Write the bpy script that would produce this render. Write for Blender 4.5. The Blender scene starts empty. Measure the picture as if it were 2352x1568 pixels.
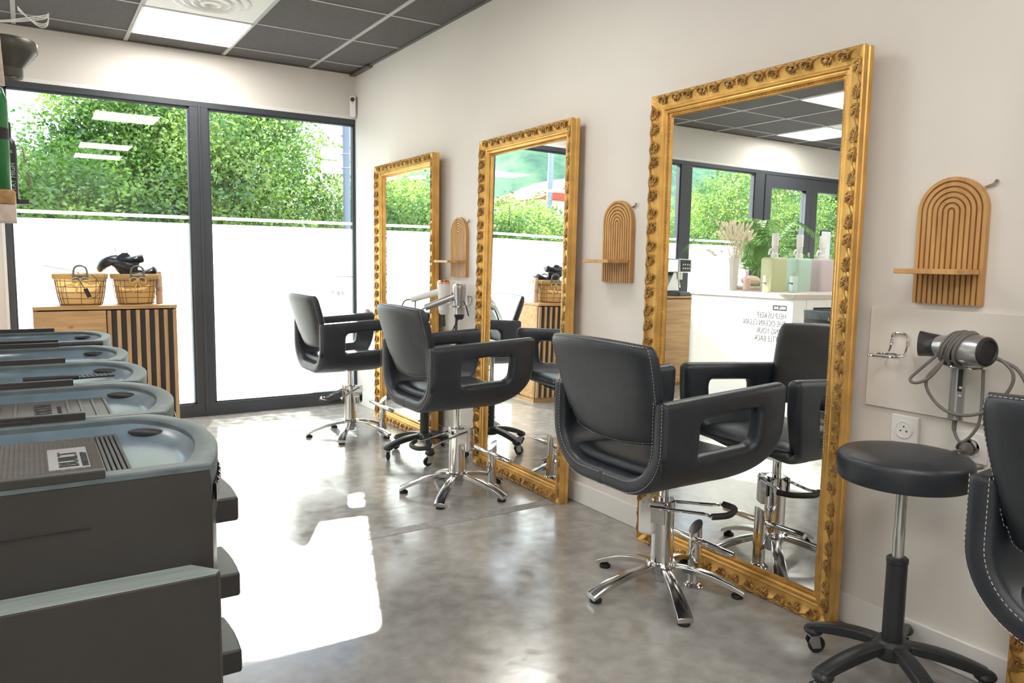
import bpy, bmesh, math, random
import numpy as np
from math import pi, sin, cos, radians, sqrt, atan2
from mathutils import Vector, Matrix, Euler

S = bpy.context.scene
C = S.collection
rnd = random.Random(7)

# ------------------------------------------------------------------ camera
F_PX, YAW, PITCH, ROLL = 1751.95, 0.5648, -0.1052, 0.0136
CAM = Vector((-2.1392, -5.6288, 1.1189))
fw0 = Vector((sin(YAW), cos(YAW), 0)); rt = Vector((cos(YAW), -sin(YAW), 0)); up0 = Vector((0, 0, 1))
fw = fw0 * cos(PITCH) + up0 * sin(PITCH)
u2 = up0 * cos(PITCH) - fw0 * sin(PITCH)
r3 = rt * cos(ROLL) + u2 * sin(ROLL)
u3 = u2 * cos(ROLL) - rt * sin(ROLL)
cd = bpy.data.cameras.new('camera')
cd.sensor_width = 36.0; cd.lens = F_PX / 2352 * 36.0
cd.clip_start = 0.05; cd.clip_end = 400
cam = bpy.data.objects.new('camera', cd); C.objects.link(cam)
M = Matrix.Identity(4)
for i in range(3):
    M[i][0] = r3[i]; M[i][1] = u3[i]; M[i][2] = -fw[i]; M[i][3] = CAM[i]
cam.matrix_world = M
S.camera = cam

# ------------------------------------------------------------------ light, sky, exposure
SUN_STRENGTH = 8.0
SKY_STRENGTH = 1.15
PANEL_EMIT = 5.5
S.view_settings.view_transform = 'Standard'
S.view_settings.look = 'None'
S.view_settings.exposure = 1.78
S.view_settings.gamma = 1.0
S.view_settings.use_curve_mapping = False

sl = bpy.data.lights.new('sun', 'SUN'); sl.energy = SUN_STRENGTH; sl.angle = radians(0.8); sl.color = (1.0, 0.95, 0.88)
sun = bpy.data.objects.new('sun', sl); C.objects.link(sun)
sd = Vector((-0.335 * cos(radians(29.2)), -0.942 * cos(radians(29.2)), -sin(radians(29.2))))
sun.rotation_euler = sd.to_track_quat('-Z', 'Y').to_euler()
sun.location = (4, 12, 8)

W = bpy.data.worlds.new('sky'); S.world = W; W.use_nodes = True
nt = W.node_tree; nt.nodes.clear()
def N(nt, t, **kw):
    n = nt.nodes.new(t)
    for k, v in kw.items():
        if k == 'inp':
            for a, b in v.items(): n.inputs[a].default_value = b
        else: setattr(n, k, v)
    return n
wo = N(nt, 'ShaderNodeOutputWorld'); bg = N(nt, 'ShaderNodeBackground'); bg.inputs[1].default_value = SKY_STRENGTH
tc = N(nt, 'ShaderNodeTexCoord'); sp = N(nt, 'ShaderNodeSeparateXYZ'); nt.links.new(tc.outputs['Generated'], sp.inputs[0])
gr = N(nt, 'ShaderNodeValToRGB'); nt.links.new(sp.outputs[2], gr.inputs[0])
gr.color_ramp.elements[0].position = 0.0; gr.color_ramp.elements[0].color = (0.80, 0.90, 1.0, 1)
gr.color_ramp.elements[1].position = 0.6; gr.color_ramp.elements[1].color = (0.22, 0.46, 0.95, 1)
mp = N(nt, 'ShaderNodeMapping'); mp.inputs['Scale'].default_value = (2.2, 2.2, 5.0); nt.links.new(tc.outputs['Generated'], mp.inputs[0])
no = N(nt, 'ShaderNodeTexNoise'); no.inputs['Scale'].default_value = 2.4; no.inputs['Detail'].default_value = 6; nt.links.new(mp.outputs[0], no.inputs[0])
cr = N(nt, 'ShaderNodeValToRGB'); cr.color_ramp.elements[0].position = 0.44; cr.color_ramp.elements[1].position = 0.6; nt.links.new(no.outputs['Fac'], cr.inputs[0])
mx = N(nt, 'ShaderNodeMix', data_type='RGBA'); nt.links.new(cr.outputs[0], mx.inputs[0]); nt.links.new(gr.outputs[0], mx.inputs[6]); mx.inputs[7].default_value = (1.5, 1.5, 1.5, 1)
nt.links.new(mx.outputs[2], bg.inputs[0]); nt.links.new(bg.outputs[0], wo.inputs[0])

# ------------------------------------------------------------------ materials
def mat(name, col, rough=0.5, metal=0.0, spec=0.5, var=0.0, vscale=8.0, bump=0.0, bscale=60.0, stretch=None, emit=0, rvar=0.0, trans=0.0, coat=0.0, col2=None):
    m = bpy.data.materials.new(name); m.use_nodes = True
    t = m.node_tree; b = t.nodes['Principled BSDF']
    b.inputs['Base Color'].default_value = (*col, 1); b.inputs['Roughness'].default_value = rough
    b.inputs['Metallic'].default_value = metal; b.inputs['Specular IOR Level'].default_value = spec
    b.inputs['Transmission Weight'].default_value = trans
    b.inputs['Coat Weight'].default_value = coat
    if emit:
        b.inputs['Emission Color'].default_value = (*col, 1); b.inputs['Emission Strength'].default_value = emit
    tcn = N(t, 'ShaderNodeTexCoord'); mpn = N(t, 'ShaderNodeMapping')
    if stretch: mpn.inputs['Scale'].default_value = stretch
    t.links.new(tcn.outputs['Object'], mpn.inputs[0])
    nz = N(t, 'ShaderNodeTexNoise', inp={'Scale': vscale, 'Detail': 5.0}); t.links.new(mpn.outputs[0], nz.inputs[0])
    if var or col2:
        r = N(t, 'ShaderNodeValToRGB'); t.links.new(nz.outputs['Fac'], r.inputs[0])
        r.color_ramp.elements[0].position = 0.3; r.color_ramp.elements[1].position = 0.7
        if col2: a, c = col2, col
        else: a = tuple(max(0, x * (1 - var)) for x in col); c = tuple(min(1, x * (1 + var)) for x in col)
        r.color_ramp.elements[0].color = (*a, 1); r.color_ramp.elements[1].color = (*c, 1)
        t.links.new(r.outputs[0], b.inputs['Base Color'])
    if rvar:
        mr = N(t, 'ShaderNodeMapRange', inp={'To Min': max(0, rough - rvar), 'To Max': rough + rvar}); t.links.new(nz.outputs['Fac'], mr.inputs[0]); t.links.new(mr.outputs[0], b.inputs['Roughness'])
    if bump:
        nb = N(t, 'ShaderNodeTexNoise', inp={'Scale': bscale, 'Detail': 4.0}); t.links.new(mpn.outputs[0], nb.inputs[0])
        bp = N(t, 'ShaderNodeBump', inp={'Strength': bump, 'Distance': 0.01}); t.links.new(nb.outputs['Fac'], bp.inputs['Height']); t.links.new(bp.outputs[0], b.inputs['Normal'])
    return m

m_wall = mat('wall_paint', (0.78, 0.748, 0.705), 0.6, var=0.02, vscale=2, bump=0.03, bscale=120)
m_wallw = mat('white_paint', (0.85, 0.84, 0.82), 0.45, var=0.01)
m_panel = mat('white_board', (0.78, 0.74, 0.69), 0.25, var=0.03, vscale=5)
m_tile = mat('ceiling_tile', (0.105, 0.096, 0.094), 0.9, var=0.12, vscale=60, bump=0.15, bscale=300)
m_grid = mat('ceiling_grid_metal', (0.42, 0.41, 0.40), 0.4)
m_gold = mat('gold_gilding', (0.74, 0.445, 0.135), 0.38, metal=0.75, var=0.18, vscale=14, bump=0.15, bscale=90, rvar=0.08)
m_golddk = mat('gold_carving', (0.62, 0.38, 0.13), 0.42, metal=0.6, vscale=45, col2=(0.27, 0.14, 0.04), bump=0.3, bscale=160)
m_mirror = mat('mirror_glass', (0.93, 0.95, 0.94), 0.0, metal=1.0)
m_leather = mat('black_leather', (0.020, 0.025, 0.034), 0.42, var=0.2, vscale=20, bump=0.10, bscale=260, spec=0.6)
m_leather4 = m_leather
m_stitch = mat('pale_thread', (0.45, 0.45, 0.43), 0.7)
m_chrome = mat('chrome', (0.78, 0.77, 0.76), 0.08, metal=1.0)
m_alu = mat('polished_aluminium', (0.66, 0.65, 0.64), 0.17, metal=1.0, rvar=0.05, vscale=25)
m_brush = mat('brushed_steel', (0.55, 0.55, 0.55), 0.32, metal=1.0)
m_rubber = mat('black_rubber', (0.02, 0.02, 0.02), 0.6)
m_plblk = mat('black_plastic', (0.022, 0.024, 0.027), 0.38, bump=0.08, bscale=400)
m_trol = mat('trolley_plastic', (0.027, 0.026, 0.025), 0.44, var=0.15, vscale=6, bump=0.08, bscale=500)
m_trolrim = mat('trolley_grey_rim', (0.12, 0.155, 0.165), 0.5, vscale=22, col2=(0.06, 0.08, 0.09), rvar=0.1)  # rim mottled between two blue-grey tones
m_trolwell = mat('trolley_sky_sheen_well', (0.16, 0.225, 0.275), 0.24, vscale=9, col2=(0.09, 0.13, 0.165), rvar=0.08)  # blue sheen of the reflected sky is put into the base colour
m_mat = mat('tray_mat_rubber', (0.085, 0.078, 0.07), 0.42, var=0.1, vscale=30)
m_plate = mat('grey_plate', (0.32, 0.31, 0.31), 0.4)
m_silver = mat('silver_plastic', (0.48, 0.48, 0.49), 0.28, metal=0.7)
m_white = mat('white_plastic', (0.82, 0.81, 0.79), 0.3)
m_rose = mat('rose_gold', (0.85, 0.42, 0.28), 0.2, metal=0.9)
m_cable = mat('grey_cable', (0.16, 0.15, 0.14), 0.5)
m_cabdk = mat('black_cable', (0.03, 0.03, 0.03), 0.5)
m_frame = mat('anthracite_frame', (0.055, 0.062, 0.075), 0.4)
m_darkslot = mat('dark_recess', (0.05, 0.045, 0.045), 0.7)
m_black = mat('black_ink', (0.015, 0.015, 0.015), 0.5)
m_letdark = mat('dark_lettering', (0.03, 0.03, 0.03), 0.6)

def wood(name, a, b, scale=3.0, stretch=(1, 12, 12), knots=False, rough=0.5):
    m = bpy.data.materials.new(name); m.use_nodes = True; t = m.node_tree; p = t.nodes['Principled BSDF']
    p.inputs['Roughness'].default_value = rough
    tcn = N(t, 'ShaderNodeTexCoord'); mpn = N(t, 'ShaderNodeMapping'); mpn.inputs['Scale'].default_value = stretch
    t.links.new(tcn.outputs['Object'], mpn.inputs[0])
    nz = N(t, 'ShaderNodeTexNoise', inp={'Scale': scale, 'Detail': 6.0, 'Distortion': 0.6}); t.links.new(mpn.outputs[0], nz.inputs[0])
    r = N(t, 'ShaderNodeValToRGB'); t.links.new(nz.outputs['Fac'], r.inputs[0])
    r.color_ramp.elements[0].position = 0.35; r.color_ramp.elements[1].position = 0.65
    r.color_ramp.elements[0].color = (*a, 1); r.color_ramp.elements[1].color = (*b, 1)
    out = r.outputs[0]
    if knots:
        v = N(t, 'ShaderNodeTexVoronoi', inp={'Scale': 5.0}); mp2 = N(t, 'ShaderNodeMapping'); mp2.inputs['Scale'].default_value = (0.8, 1, 1.4)
        t.links.new(tcn.outputs['Object'], mp2.inputs[0]); t.links.new(mp2.outputs[0], v.inputs[0])
        r2 = N(t, 'ShaderNodeValToRGB'); r2.color_ramp.elements[0].position = 0.03; r2.color_ramp.elements[1].position = 0.10
        r2.color_ramp.elements[0].color = (1, 1, 1, 1); r2.color_ramp.elements[1].color = (0, 0, 0, 1); t.links.new(v.outputs['Distance'], r2.inputs[0])
        mm = N(t, 'ShaderNodeMix', data_type='RGBA'); t.links.new(r2.outputs[0], mm.inputs[0]); t.links.new(out, mm.inputs[6]); mm.inputs[7].default_value = (0.12, 0.05, 0.02, 1)
        out = mm.outputs[2]
    t.links.new(out, p.inputs['Base Color'])
    return m
m_oak = wood('oak_wood', (0.42, 0.24, 0.10), (0.60, 0.37, 0.17), knots=True)
m_oak2 = wood('oak_batten', (0.44, 0.25, 0.11), (0.60, 0.37, 0.18), stretch=(14, 14, 1))
m_beech = wood('beech_wood', (0.50, 0.27, 0.09), (0.62, 0.365, 0.14), stretch=(10, 10, 1.2), rough=0.4)
m_palew = wood('pale_wood', (0.62, 0.49, 0.40), (0.74, 0.62, 0.54), stretch=(14, 1.5, 14))
m_brownw = wood('brown_wood', (0.36, 0.19, 0.07), (0.52, 0.30, 0.12), stretch=(14, 1.5, 14))

# polished concrete floor
m_floor = bpy.data.materials.new('polished_concrete'); m_floor.use_nodes = True
t = m_floor.node_tree; p = t.nodes['Principled BSDF']
tcn = N(t, 'ShaderNodeTexCoord')
n1 = N(t, 'ShaderNodeTexNoise', inp={'Scale': 1.6, 'Detail': 8.0, 'Distortion': 0.4}); n2 = N(t, 'ShaderNodeTexNoise', inp={'Scale': 16.0, 'Detail': 7.0})
n3 = N(t, 'ShaderNodeTexNoise', inp={'Scale': 55.0, 'Detail': 3.0})
for n in (n1, n2, n3): t.links.new(tcn.outputs['Object'], n.inputs[0])
r1 = N(t, 'ShaderNodeValToRGB'); r1.color_ramp.elements[0].position = 0.3; r1.color_ramp.elements[1].position = 0.72
r1.color_ramp.elements[0].color = (0.275, 0.262, 0.248, 1); r1.color_ramp.elements[1].color = (0.44, 0.422, 0.402, 1); t.links.new(n1.outputs['Fac'], r1.inputs[0])
r2 = N(t, 'ShaderNodeValToRGB'); r2.color_ramp.elements[0].position = 0.35; r2.color_ramp.elements[1].position = 0.7
r2.color_ramp.elements[0].color = (0.82, 0.82, 0.82, 1); r2.color_ramp.elements[1].color = (1.12, 1.12, 1.12, 1); t.links.new(n2.outputs['Fac'], r2.inputs[0])
mu = N(t, 'ShaderNodeMix', data_type='RGBA', blend_type='MULTIPLY'); mu.inputs[0].default_value = 1.0
t.links.new(r1.outputs[0], mu.inputs[6]); t.links.new(r2.outputs[0], mu.inputs[7]); t.links.new(mu.outputs[2], p.inputs['Base Color'])
mr = N(t, 'ShaderNodeMapRange', inp={'From Min': 0.3, 'From Max': 0.7, 'To Min': 0.10, 'To Max': 0.26}); t.links.new(n2.outputs['Fac'], mr.inputs[0]); t.links.new(mr.outputs[0], p.inputs['Roughness'])
bp = N(t, 'ShaderNodeBump', inp={'Strength': 0.12, 'Distance': 0.004}); t.links.new(n2.outputs['Fac'], bp.inputs['Height']); t.links.new(bp.outputs[0], p.inputs['Normal'])
p.inputs['Specular IOR Level'].default_value = 0.6
m_patch = mat('rough_concrete_patch', (0.40, 0.385, 0.37), 0.5, vscale=40, col2=(0.24, 0.23, 0.22), bump=0.4, bscale=150)

# glass and film
def glass_mat():
    m = bpy.data.materials.new('window_glass'); m.use_nodes = True; t = m.node_tree; t.nodes.clear()
    o = N(t, 'ShaderNodeOutputMaterial'); tr = N(t, 'ShaderNodeBsdfTransparent', inp={'Color': (0.95, 0.98, 0.96, 1)}); gl = N(t, 'ShaderNodeBsdfGlossy', inp={'Roughness': 0.0})
    lw = N(t, 'ShaderNodeLayerWeight', inp={'Blend': 0.5}); pw = N(t, 'ShaderNodeMath', operation='POWER', inp={1: 5.0}); fr = N(t, 'ShaderNodeMath', operation='MULTIPLY_ADD', inp={1: 0.93, 2: 0.035}); mi = N(t, 'ShaderNodeMixShader')
    t.links.new(lw.outputs['Facing'], pw.inputs[0]); t.links.new(pw.outputs[0], fr.inputs[0]); t.links.new(fr.outputs[0], mi.inputs[0]); t.links.new(tr.outputs[0], mi.inputs[1]); t.links.new(gl.outputs[0], mi.inputs[2]); t.links.new(mi.outputs[0], o.inputs[0])
    return m
m_glass = glass_mat()
def film_mat():
    m = bpy.data.materials.new('frosted_film'); m.use_nodes = True; t = m.node_tree; t.nodes.clear()
    o = N(t, 'ShaderNodeOutputMaterial'); tr = N(t, 'ShaderNodeBsdfTransparent', inp={'Color': (1, 1, 1, 1)}); tl = N(t, 'ShaderNodeBsdfTranslucent', inp={'Color': (0.93, 0.93, 0.92, 1)})
    df = N(t, 'ShaderNodeBsdfDiffuse', inp={'Color': (0.9, 0.9, 0.9, 1)}); m1 = N(t, 'ShaderNodeMixShader', inp={0: 0.2}); m2 = N(t, 'ShaderNodeMixShader', inp={0: 0.52})
    t.links.new(tl.outputs[0], m1.inputs[1]); t.links.new(df.outputs[0], m1.inputs[2]); t.links.new(tr.outputs[0], m2.inputs[1]); t.links.new(m1.outputs[0], m2.inputs[2]); t.links.new(m2.outputs[0], o.inputs[0])
    return m
m_film = film_mat()
def leaf_mat(name, a, b, tl=0.5):
    m = bpy.data.materials.new(name); m.use_nodes = True; t = m.node_tree; t.nodes.clear()
    o = N(t, 'ShaderNodeOutputMaterial'); tcn = N(t, 'ShaderNodeTexCoord'); nz = N(t, 'ShaderNodeTexNoise', inp={'Scale': 1.1, 'Detail': 8.0, 'Roughness': 0.65}); t.links.new(tcn.outputs['Object'], nz.inputs[0])
    r = N(t, 'ShaderNodeValToRGB'); r.color_ramp.elements[0].position = 0.40; r.color_ramp.elements[1].position = 0.65; r.color_ramp.elements[0].color = (*a, 1); r.color_ramp.elements[1].color = (*b, 1); t.links.new(nz.outputs['Fac'], r.inputs[0])
    d = N(t, 'ShaderNodeBsdfDiffuse'); l = N(t, 'ShaderNodeBsdfTranslucent'); mi = N(t, 'ShaderNodeMixShader', inp={0: tl})
    g = N(t, 'ShaderNodeBsdfGlossy', inp={'Roughness': 0.4}); m3 = N(t, 'ShaderNodeMixShader', inp={0: 0.06})
    t.links.new(r.outputs[0], d.inputs[0]); t.links.new(r.outputs[0], l.inputs[0]); t.links.new(d.outputs[0], mi.inputs[1]); t.links.new(l.outputs[0], mi.inputs[2])
    t.links.new(mi.outputs[0], m3.inputs[1]); t.links.new(g.outputs[0], m3.inputs[2]); t.links.new(m3.outputs[0], o.inputs[0])
    return m

# ------------------------------------------------------------------ mesh helpers
def BM(): return bmesh.new()
def box(bm, x0, x1, y0, y1, z0, z1, mtx=None):
    vs = [bm.verts.new((x, y, z)) for z in (z0, z1) for y in (y0, y1) for x in (x0, x1)]
    for f in ((0, 2, 3, 1), (4, 5, 7, 6), (0, 1, 5, 4), (2, 6, 7, 3), (0, 4, 6, 2), (1, 3, 7, 5)): bm.faces.new([vs[i] for i in f])
    if mtx: bmesh.ops.transform(bm, matrix=mtx, verts=vs)
    return vs
def frames(pts, closed=False):
    pts = [Vector(p) for p in pts]; n = len(pts); T = []
    for i in range(n):
        if closed: d = pts[(i + 1) % n] - pts[i - 1]
        else: d = pts[min(i + 1, n - 1)] - pts[max(i - 1, 0)]
        T.append(d.normalized() if d.length > 1e-9 else Vector((0, 0, 1)))
    a = Vector((0, 0, 1)) if abs(T[0].z) < 0.9 else Vector((1, 0, 0))
    U = [(a - T[0] * a.dot(T[0])).normalized()]
    for i in range(1, n):
        u = U[-1] - T[i] * U[-1].dot(T[i]); U.append(u.normalized() if u.length > 1e-6 else U[-1])
    return pts, T, U
def tube(bm, pts, r, n=10, closed=False, squash=1.0):
    pts, T, U = frames(pts, closed); rings = []
    for i, p in enumerate(pts):
        rr = r[i] if isinstance(r, (list, tuple)) else r
        V = T[i].cross(U[i])
        rings.append([bm.verts.new(p + U[i] * rr * cos(2 * pi * k / n) * squash + V * rr * sin(2 * pi * k / n)) for k in range(n)])
    m = len(rings)
    for i in range(m if closed else m - 1):
        A, B = rings[i], rings[(i + 1) % m]
        for k in range(n): bm.faces.new((A[k], A[(k + 1) % n], B[(k + 1) % n], B[k]))
    if not closed:
        bm.faces.new(rings[0][::-1]); bm.faces.new(rings[-1])
def lathe(bm, prof, n=32, mtx=None, a0=0, a1=2 * pi, caps=True):
    rings = []; full = abs(a1 - a0 - 2 * pi) < 1e-6; k2 = n if full else n + 1
    for r, z in prof:
        rings.append([bm.verts.new((max(r, 1e-5) * cos(a0 + (a1 - a0) * k / n), max(r, 1e-5) * sin(a0 + (a1 - a0) * k / n), z)) for k in range(k2)])
    for i in range(len(rings) - 1):
        for k in range(n if full else n):
            bm.faces.new((rings[i][k], rings[i][(k + 1) % k2], rings[i + 1][(k + 1) % k2], rings[i + 1][k]))
    if caps:
        if prof[0][0] > 1e-4: bm.faces.new(rings[0][::-1])
        if prof[-1][0] > 1e-4: bm.faces.new(rings[-1])
    vs = [v for g in rings for v in g]
    if mtx: bmesh.ops.transform(bm, matrix=mtx, verts=vs)
    return vs
def prism(bm, poly, z0, z1, mtx=None):
    a = [bm.verts.new((x, y, z0)) for x, y in poly]; b = [bm.verts.new((x, y, z1)) for x, y in poly]; n = len(poly)
    bm.faces.new(a[::-1]); bm.faces.new(b)
    for i in range(n): bm.faces.new((a[i], a[(i + 1) % n], b[(i + 1) % n], b[i]))
    if mtx: bmesh.ops.transform(bm, matrix=mtx, verts=a + b)
    return a + b
def ell(bm, c, r, mtx=None, u=8, v=5):
    vs = lathe(bm, [(sin(pi * i / v), -cos(pi * i / v)) for i in range(v + 1)], u, Matrix.Translation(c) @ (mtx or Matrix.Identity(4)) @ Matrix.Diagonal((r[0], r[1], r[2], 1)), caps=False)
    return vs
def obj(name, bm, m, parent=None, bevel=0, seg=2, sharp=35, smooth=True, loc=None, rot=None, weld=True):
    if weld: bmesh.ops.remove_doubles(bm, verts=bm.verts, dist=1e-5)
    bmesh.ops.recalc_face_normals(bm, faces=bm.faces)
    if smooth:
        th = radians(sharp)
        for e in bm.edges:
            if len(e.link_faces) == 2 and e.calc_face_angle(0) > th: e.smooth = False
        for f in bm.faces: f.smooth = True
    me = bpy.data.meshes.new(name); bm.to_mesh(me); bm.free()
    me.materials.append(m)
    o = bpy.data.objects.new(name, me); C.objects.link(o)
    if parent: o.parent = parent
    if loc: o.location = loc
    if rot: o.rotation_euler = rot
    if bevel:
        b = o.modifiers.new('bevel', 'BEVEL'); b.width = bevel; b.segments = seg; b.limit_method = 'ANGLE'; b.angle_limit = radians(40)
        b.harden_normals = True
    return o
def tag(o, label, cat, group=None):
    o['label'] = label; o['category'] = cat
    if group: o['group'] = group
    return o
def thing(name, label, cat, loc=(0, 0, 0), rz=0, group=None):
    o = bpy.data.objects.new(name, None); C.objects.link(o); o.location = loc; o.rotation_euler = (0, 0, rz); o.empty_display_size = 0.1
    return tag(o, label, cat, group)
def struct(o): o['kind'] = 'structure'; return o
def copy_tree(o, parent=None):
    c = o.copy(); C.objects.link(c); c.parent = parent
    for ch in list(o.children): copy_tree(ch, c)
    return c
def text(name, body, size, m, loc, rot, parent=None, ext=0.0008, sx=1.0, align='LEFT', space=1.0, line=1.0, weight=0.0):
    cu = bpy.data.curves.new(name, 'FONT'); cu.body = body; cu.size = size; cu.extrude = ext; cu.align_x = align; cu.space_character = space; cu.space_line = line; cu.offset = weight
    to = bpy.data.objects.new(name + '_curve', cu); C.objects.link(to)
    bpy.context.view_layer.update()
    me = bpy.data.meshes.new_from_object(to.evaluated_get(bpy.context.evaluated_depsgraph_get()))
    bpy.data.objects.remove(to)
    me.materials.clear(); me.materials.append(m)
    o = bpy.data.objects.new(name, me); C.objects.link(o); o.location = loc; o.rotation_euler = rot; o.scale = (sx, 1, 1)
    if parent: o.parent = parent
    return o
def catmull(P, n=6, closed=False):
    P = [Vector(p) for p in P]; out = []; L = len(P)
    for i in range(L if closed else L - 1):
        p0 = P[i - 1] if (i > 0 or closed) else P[0]; p1 = P[i]; p2 = P[(i + 1) % L]; p3 = P[(i + 2) % L] if (i + 2 < L or closed) else P[-1]
        for k in range(n):
            t_ = k / n
            out.append(0.5 * ((2 * p1) + (-p0 + p2) * t_ + (2 * p0 - 5 * p1 + 4 * p2 - p3) * t_ * t_ + (-p0 + 3 * p1 - 3 * p2 + p3) * t_ ** 3))
    if not closed: out.append(P[-1])
    return out

# ------------------------------------------------------------------ room shell
H = 2.495
XL, YB = -6.6, -7.4     # far left wall, wall behind
b = BM(); box(b, XL - .2, 0.2, YB - .2, 0.0, -0.12, 0.0); struct(obj('floor', b, m_floor, smooth=False))
fl = bpy.data.objects['floor']
# repaired joint strip cast into the floor
b = BM(); box(b, -1.05, -0.12, -2.83, -2.765, 0.0, 0.0012); obj('repair_strip', b, m_patch, fl, smooth=False)
b = BM(); box(b, 0.0, 0.2, YB - .2, 0.02, -0.1, H + .1); struct(obj('wall_right', b, m_wall, smooth=False))
b = BM(); box(b, XL - .2, XL, YB - .2, 0.2, -0.1, H + .1); struct(obj('wall_left', b, m_wall, smooth=False))
b = BM(); box(b, XL, 0, YB - .2, YB, -0.1, H + .1); struct(obj('wall_rear', b, m_wall, smooth=False))
ZT = 2.16
b = BM(); box(b, XL, 0.0, 0.0, 0.16, ZT + .02, H + .1); box(b, -3.18, -2.246, 0.0, 0.16, -0.05, ZT + .02)
struct(obj('wall_back', b, m_wall, smooth=False))
# white reveal strip above the windows
b = BM(); box(b, -2.262, 0.0, -0.004, 0.01, ZT + .002, ZT + .026); box(b, XL, -3.18, -0.004, 0.01, ZT + .002, ZT + .026); box(b, -2.262, -2.246, -.004, 0.01, 0, ZT + .002); struct(obj('trim_1', b, m_wallw, smooth=False))
b = BM(); box(b, -0.014, 0.0, YB, 0.0, 0.0, 0.094); struct(obj('baseboard_right', b, m_wallw, bevel=.003))
b = BM(); box(b, XL, 0, YB, YB + .014, 0.0, 0.094); struct(obj('baseboard_rear', b, m_wallw, smooth=False))
# ceiling with lay-in tiles and grid
b = BM(); box(b, XL, 0, YB, 0.0, H, H + .1); ce = struct(obj('ceiling', b, m_tile, smooth=False))
b = BM()
xs = [-0.346 - .6 * i for i in range(11)]; ys = [-0.2575 - .6 * i for i in range(12)]
for x in xs: box(b, x - .012, x + .012, YB, 0, H - .006, H)
for y in ys: box(b, XL, 0, y - .0075, y + .0075, H - .005, H)
obj('ceiling_grid', b, m_grid, ce, smooth=False)
b = BM(); box(b, -.024, 0, YB, 0, H - .008, H); box(b, XL, 0, -.02, 0, H - .008, H); box(b, -.042, 0, -.35, 0, H - .02, H - .008)
obj('edge_angle', b, mat('dark_edge_profile', (0.10, 0.095, 0.09), 0.5), ce, smooth=False)

def ceiling_light(x0, y1, label):
    t_ = thing('ceiling_light', label, 'light', (x0 + .3, y1 - .3, H - .012), group=None)
    b = BM(); box(b, -.286, .286, -.286, .286, 0, .012)
    for s in (-1, 1):
        pass
    obj('diffuser', b, m_emit, t_, smooth=False)
    b = BM()
    for s in (-1, 1):
        box(b, -.3, .3, s * .286 - (.0 if s > 0 else .012), s * .286 + (.012 if s > 0 else 0), -.002, .010); box(b, s * .286 - (0 if s > 0 else .012), s * .286 + (.012 if s > 0 else 0), -.3, .3, -.002, .010)
    obj('frame', b, m_white, t_, smooth=False)
m_emit = mat('lit_diffuser', (1.0, 0.96, 0.90), 0.5, emit=PANEL_EMIT)
ceiling_light(-1.546, -0.2575, 'lit square ceiling panel nearest the big window, left of the gold mirrors')
ceiling_light(-5.146, -0.2575, 'lit square ceiling panel above the entrance doors, lower one seen in the nearest mirror')
ceiling_light(-3.946, -1.4575, 'lit square ceiling panel over the refill counter, upper one seen in the nearest mirror')
ceiling_light(-1.546, -2.6575, 'added unseen ceiling fill panel above the row of black trolleys')  # panels from here down are unseen, added as extra light for the room
ceiling_light(-1.546, -5.0575, 'added unseen ceiling fill panel above the photographer')
ceiling_light(-3.946, -3.8575, 'added unseen ceiling fill panel in the middle of the left half of the salon')
ceiling_light(-5.746, -2.6575, 'added unseen ceiling fill panel along the left wall of the salon')
ceiling_light(-3.346, -6.2575, 'added unseen ceiling fill panel near the rear wall')
ceiling_light(-3.946, -5.6575, 'added unseen ceiling fill panel behind the photographer, centre of the room')  # further unseen panels added to raise the fill light evenly
ceiling_light(-1.546, -6.2575, 'added unseen ceiling fill panel behind the photographer, near the mirror wall')
ceiling_light(-5.746, -5.0575, 'added unseen ceiling fill panel in the rear left part of the salon')
def ceiling_vent(x0, y1, label):
    t_ = thing('ceiling_vent', label, 'vent', (x0 + .3, y1 - .3, H - .01))
    b = BM(); box(b, -.288, .288, -.288, .288, 0, .01); obj('plate', b, m_white, t_, bevel=.002)
    for r, z in ((.20, -.006), (.15, -.012), (.10, -.018), (.05, -.024)):
        b = BM(); lathe(b, [(r, 0), (r + .004, z), (r - .012, z - .006), (r - .03, 0)], 40, caps=False); obj('ring', b, m_white, t_)
ceiling_vent(-1.546, -0.8575, 'white ceiling tile with round air diffuser beside the lit panel by the window')
ceiling_vent(-5.146, -0.8575, 'white ceiling tile with round air diffuser above the left half of the salon')

# ------------------------------------------------------------------ windows
def pane_window(name, x0, x1, label_film=True, door=False):
    w = bpy.data.objects.new(name, None); C.objects.link(w); struct(w); w.location = ((x0 + x1) / 2, 0.03, 0); cx = w.location.x
    a, c = x0 - cx, x1 - cx
    b = BM(); box(b, a - .0, c + .0, .0, .012, .085, ZT - .03); g = obj('glass', b, m_glass, w, smooth=False)
    b = BM(); box(b, a, c, -.004, -.002, .085, 1.3445); box(b, a, c, -.004, -.002, 1.3745, 1.3955); obj('frosted_film', b, m_film, w, smooth=False)
    b = BM()
    box(b, a, a + .012, -.018, .03, .085, ZT - .03); box(b, c - .012, c, -.018, .03, .085, ZT - .03); box(b, a, c, -.018, .03, .085, .1); box(b, a, c, -.018, .03, ZT - .045, ZT - .03)
    obj('glazing_bead', b, m_frame, w, smooth=False)
    return w
w1 = pane_window('window_1', -1.055, -0.006)
w2 = pane_window('window_2', -2.215, -1.174)
w3 = pane_window('window_3', -3.49, -3.24)
w4 = pane_window('window_4', -4.58, -3.64)
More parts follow.
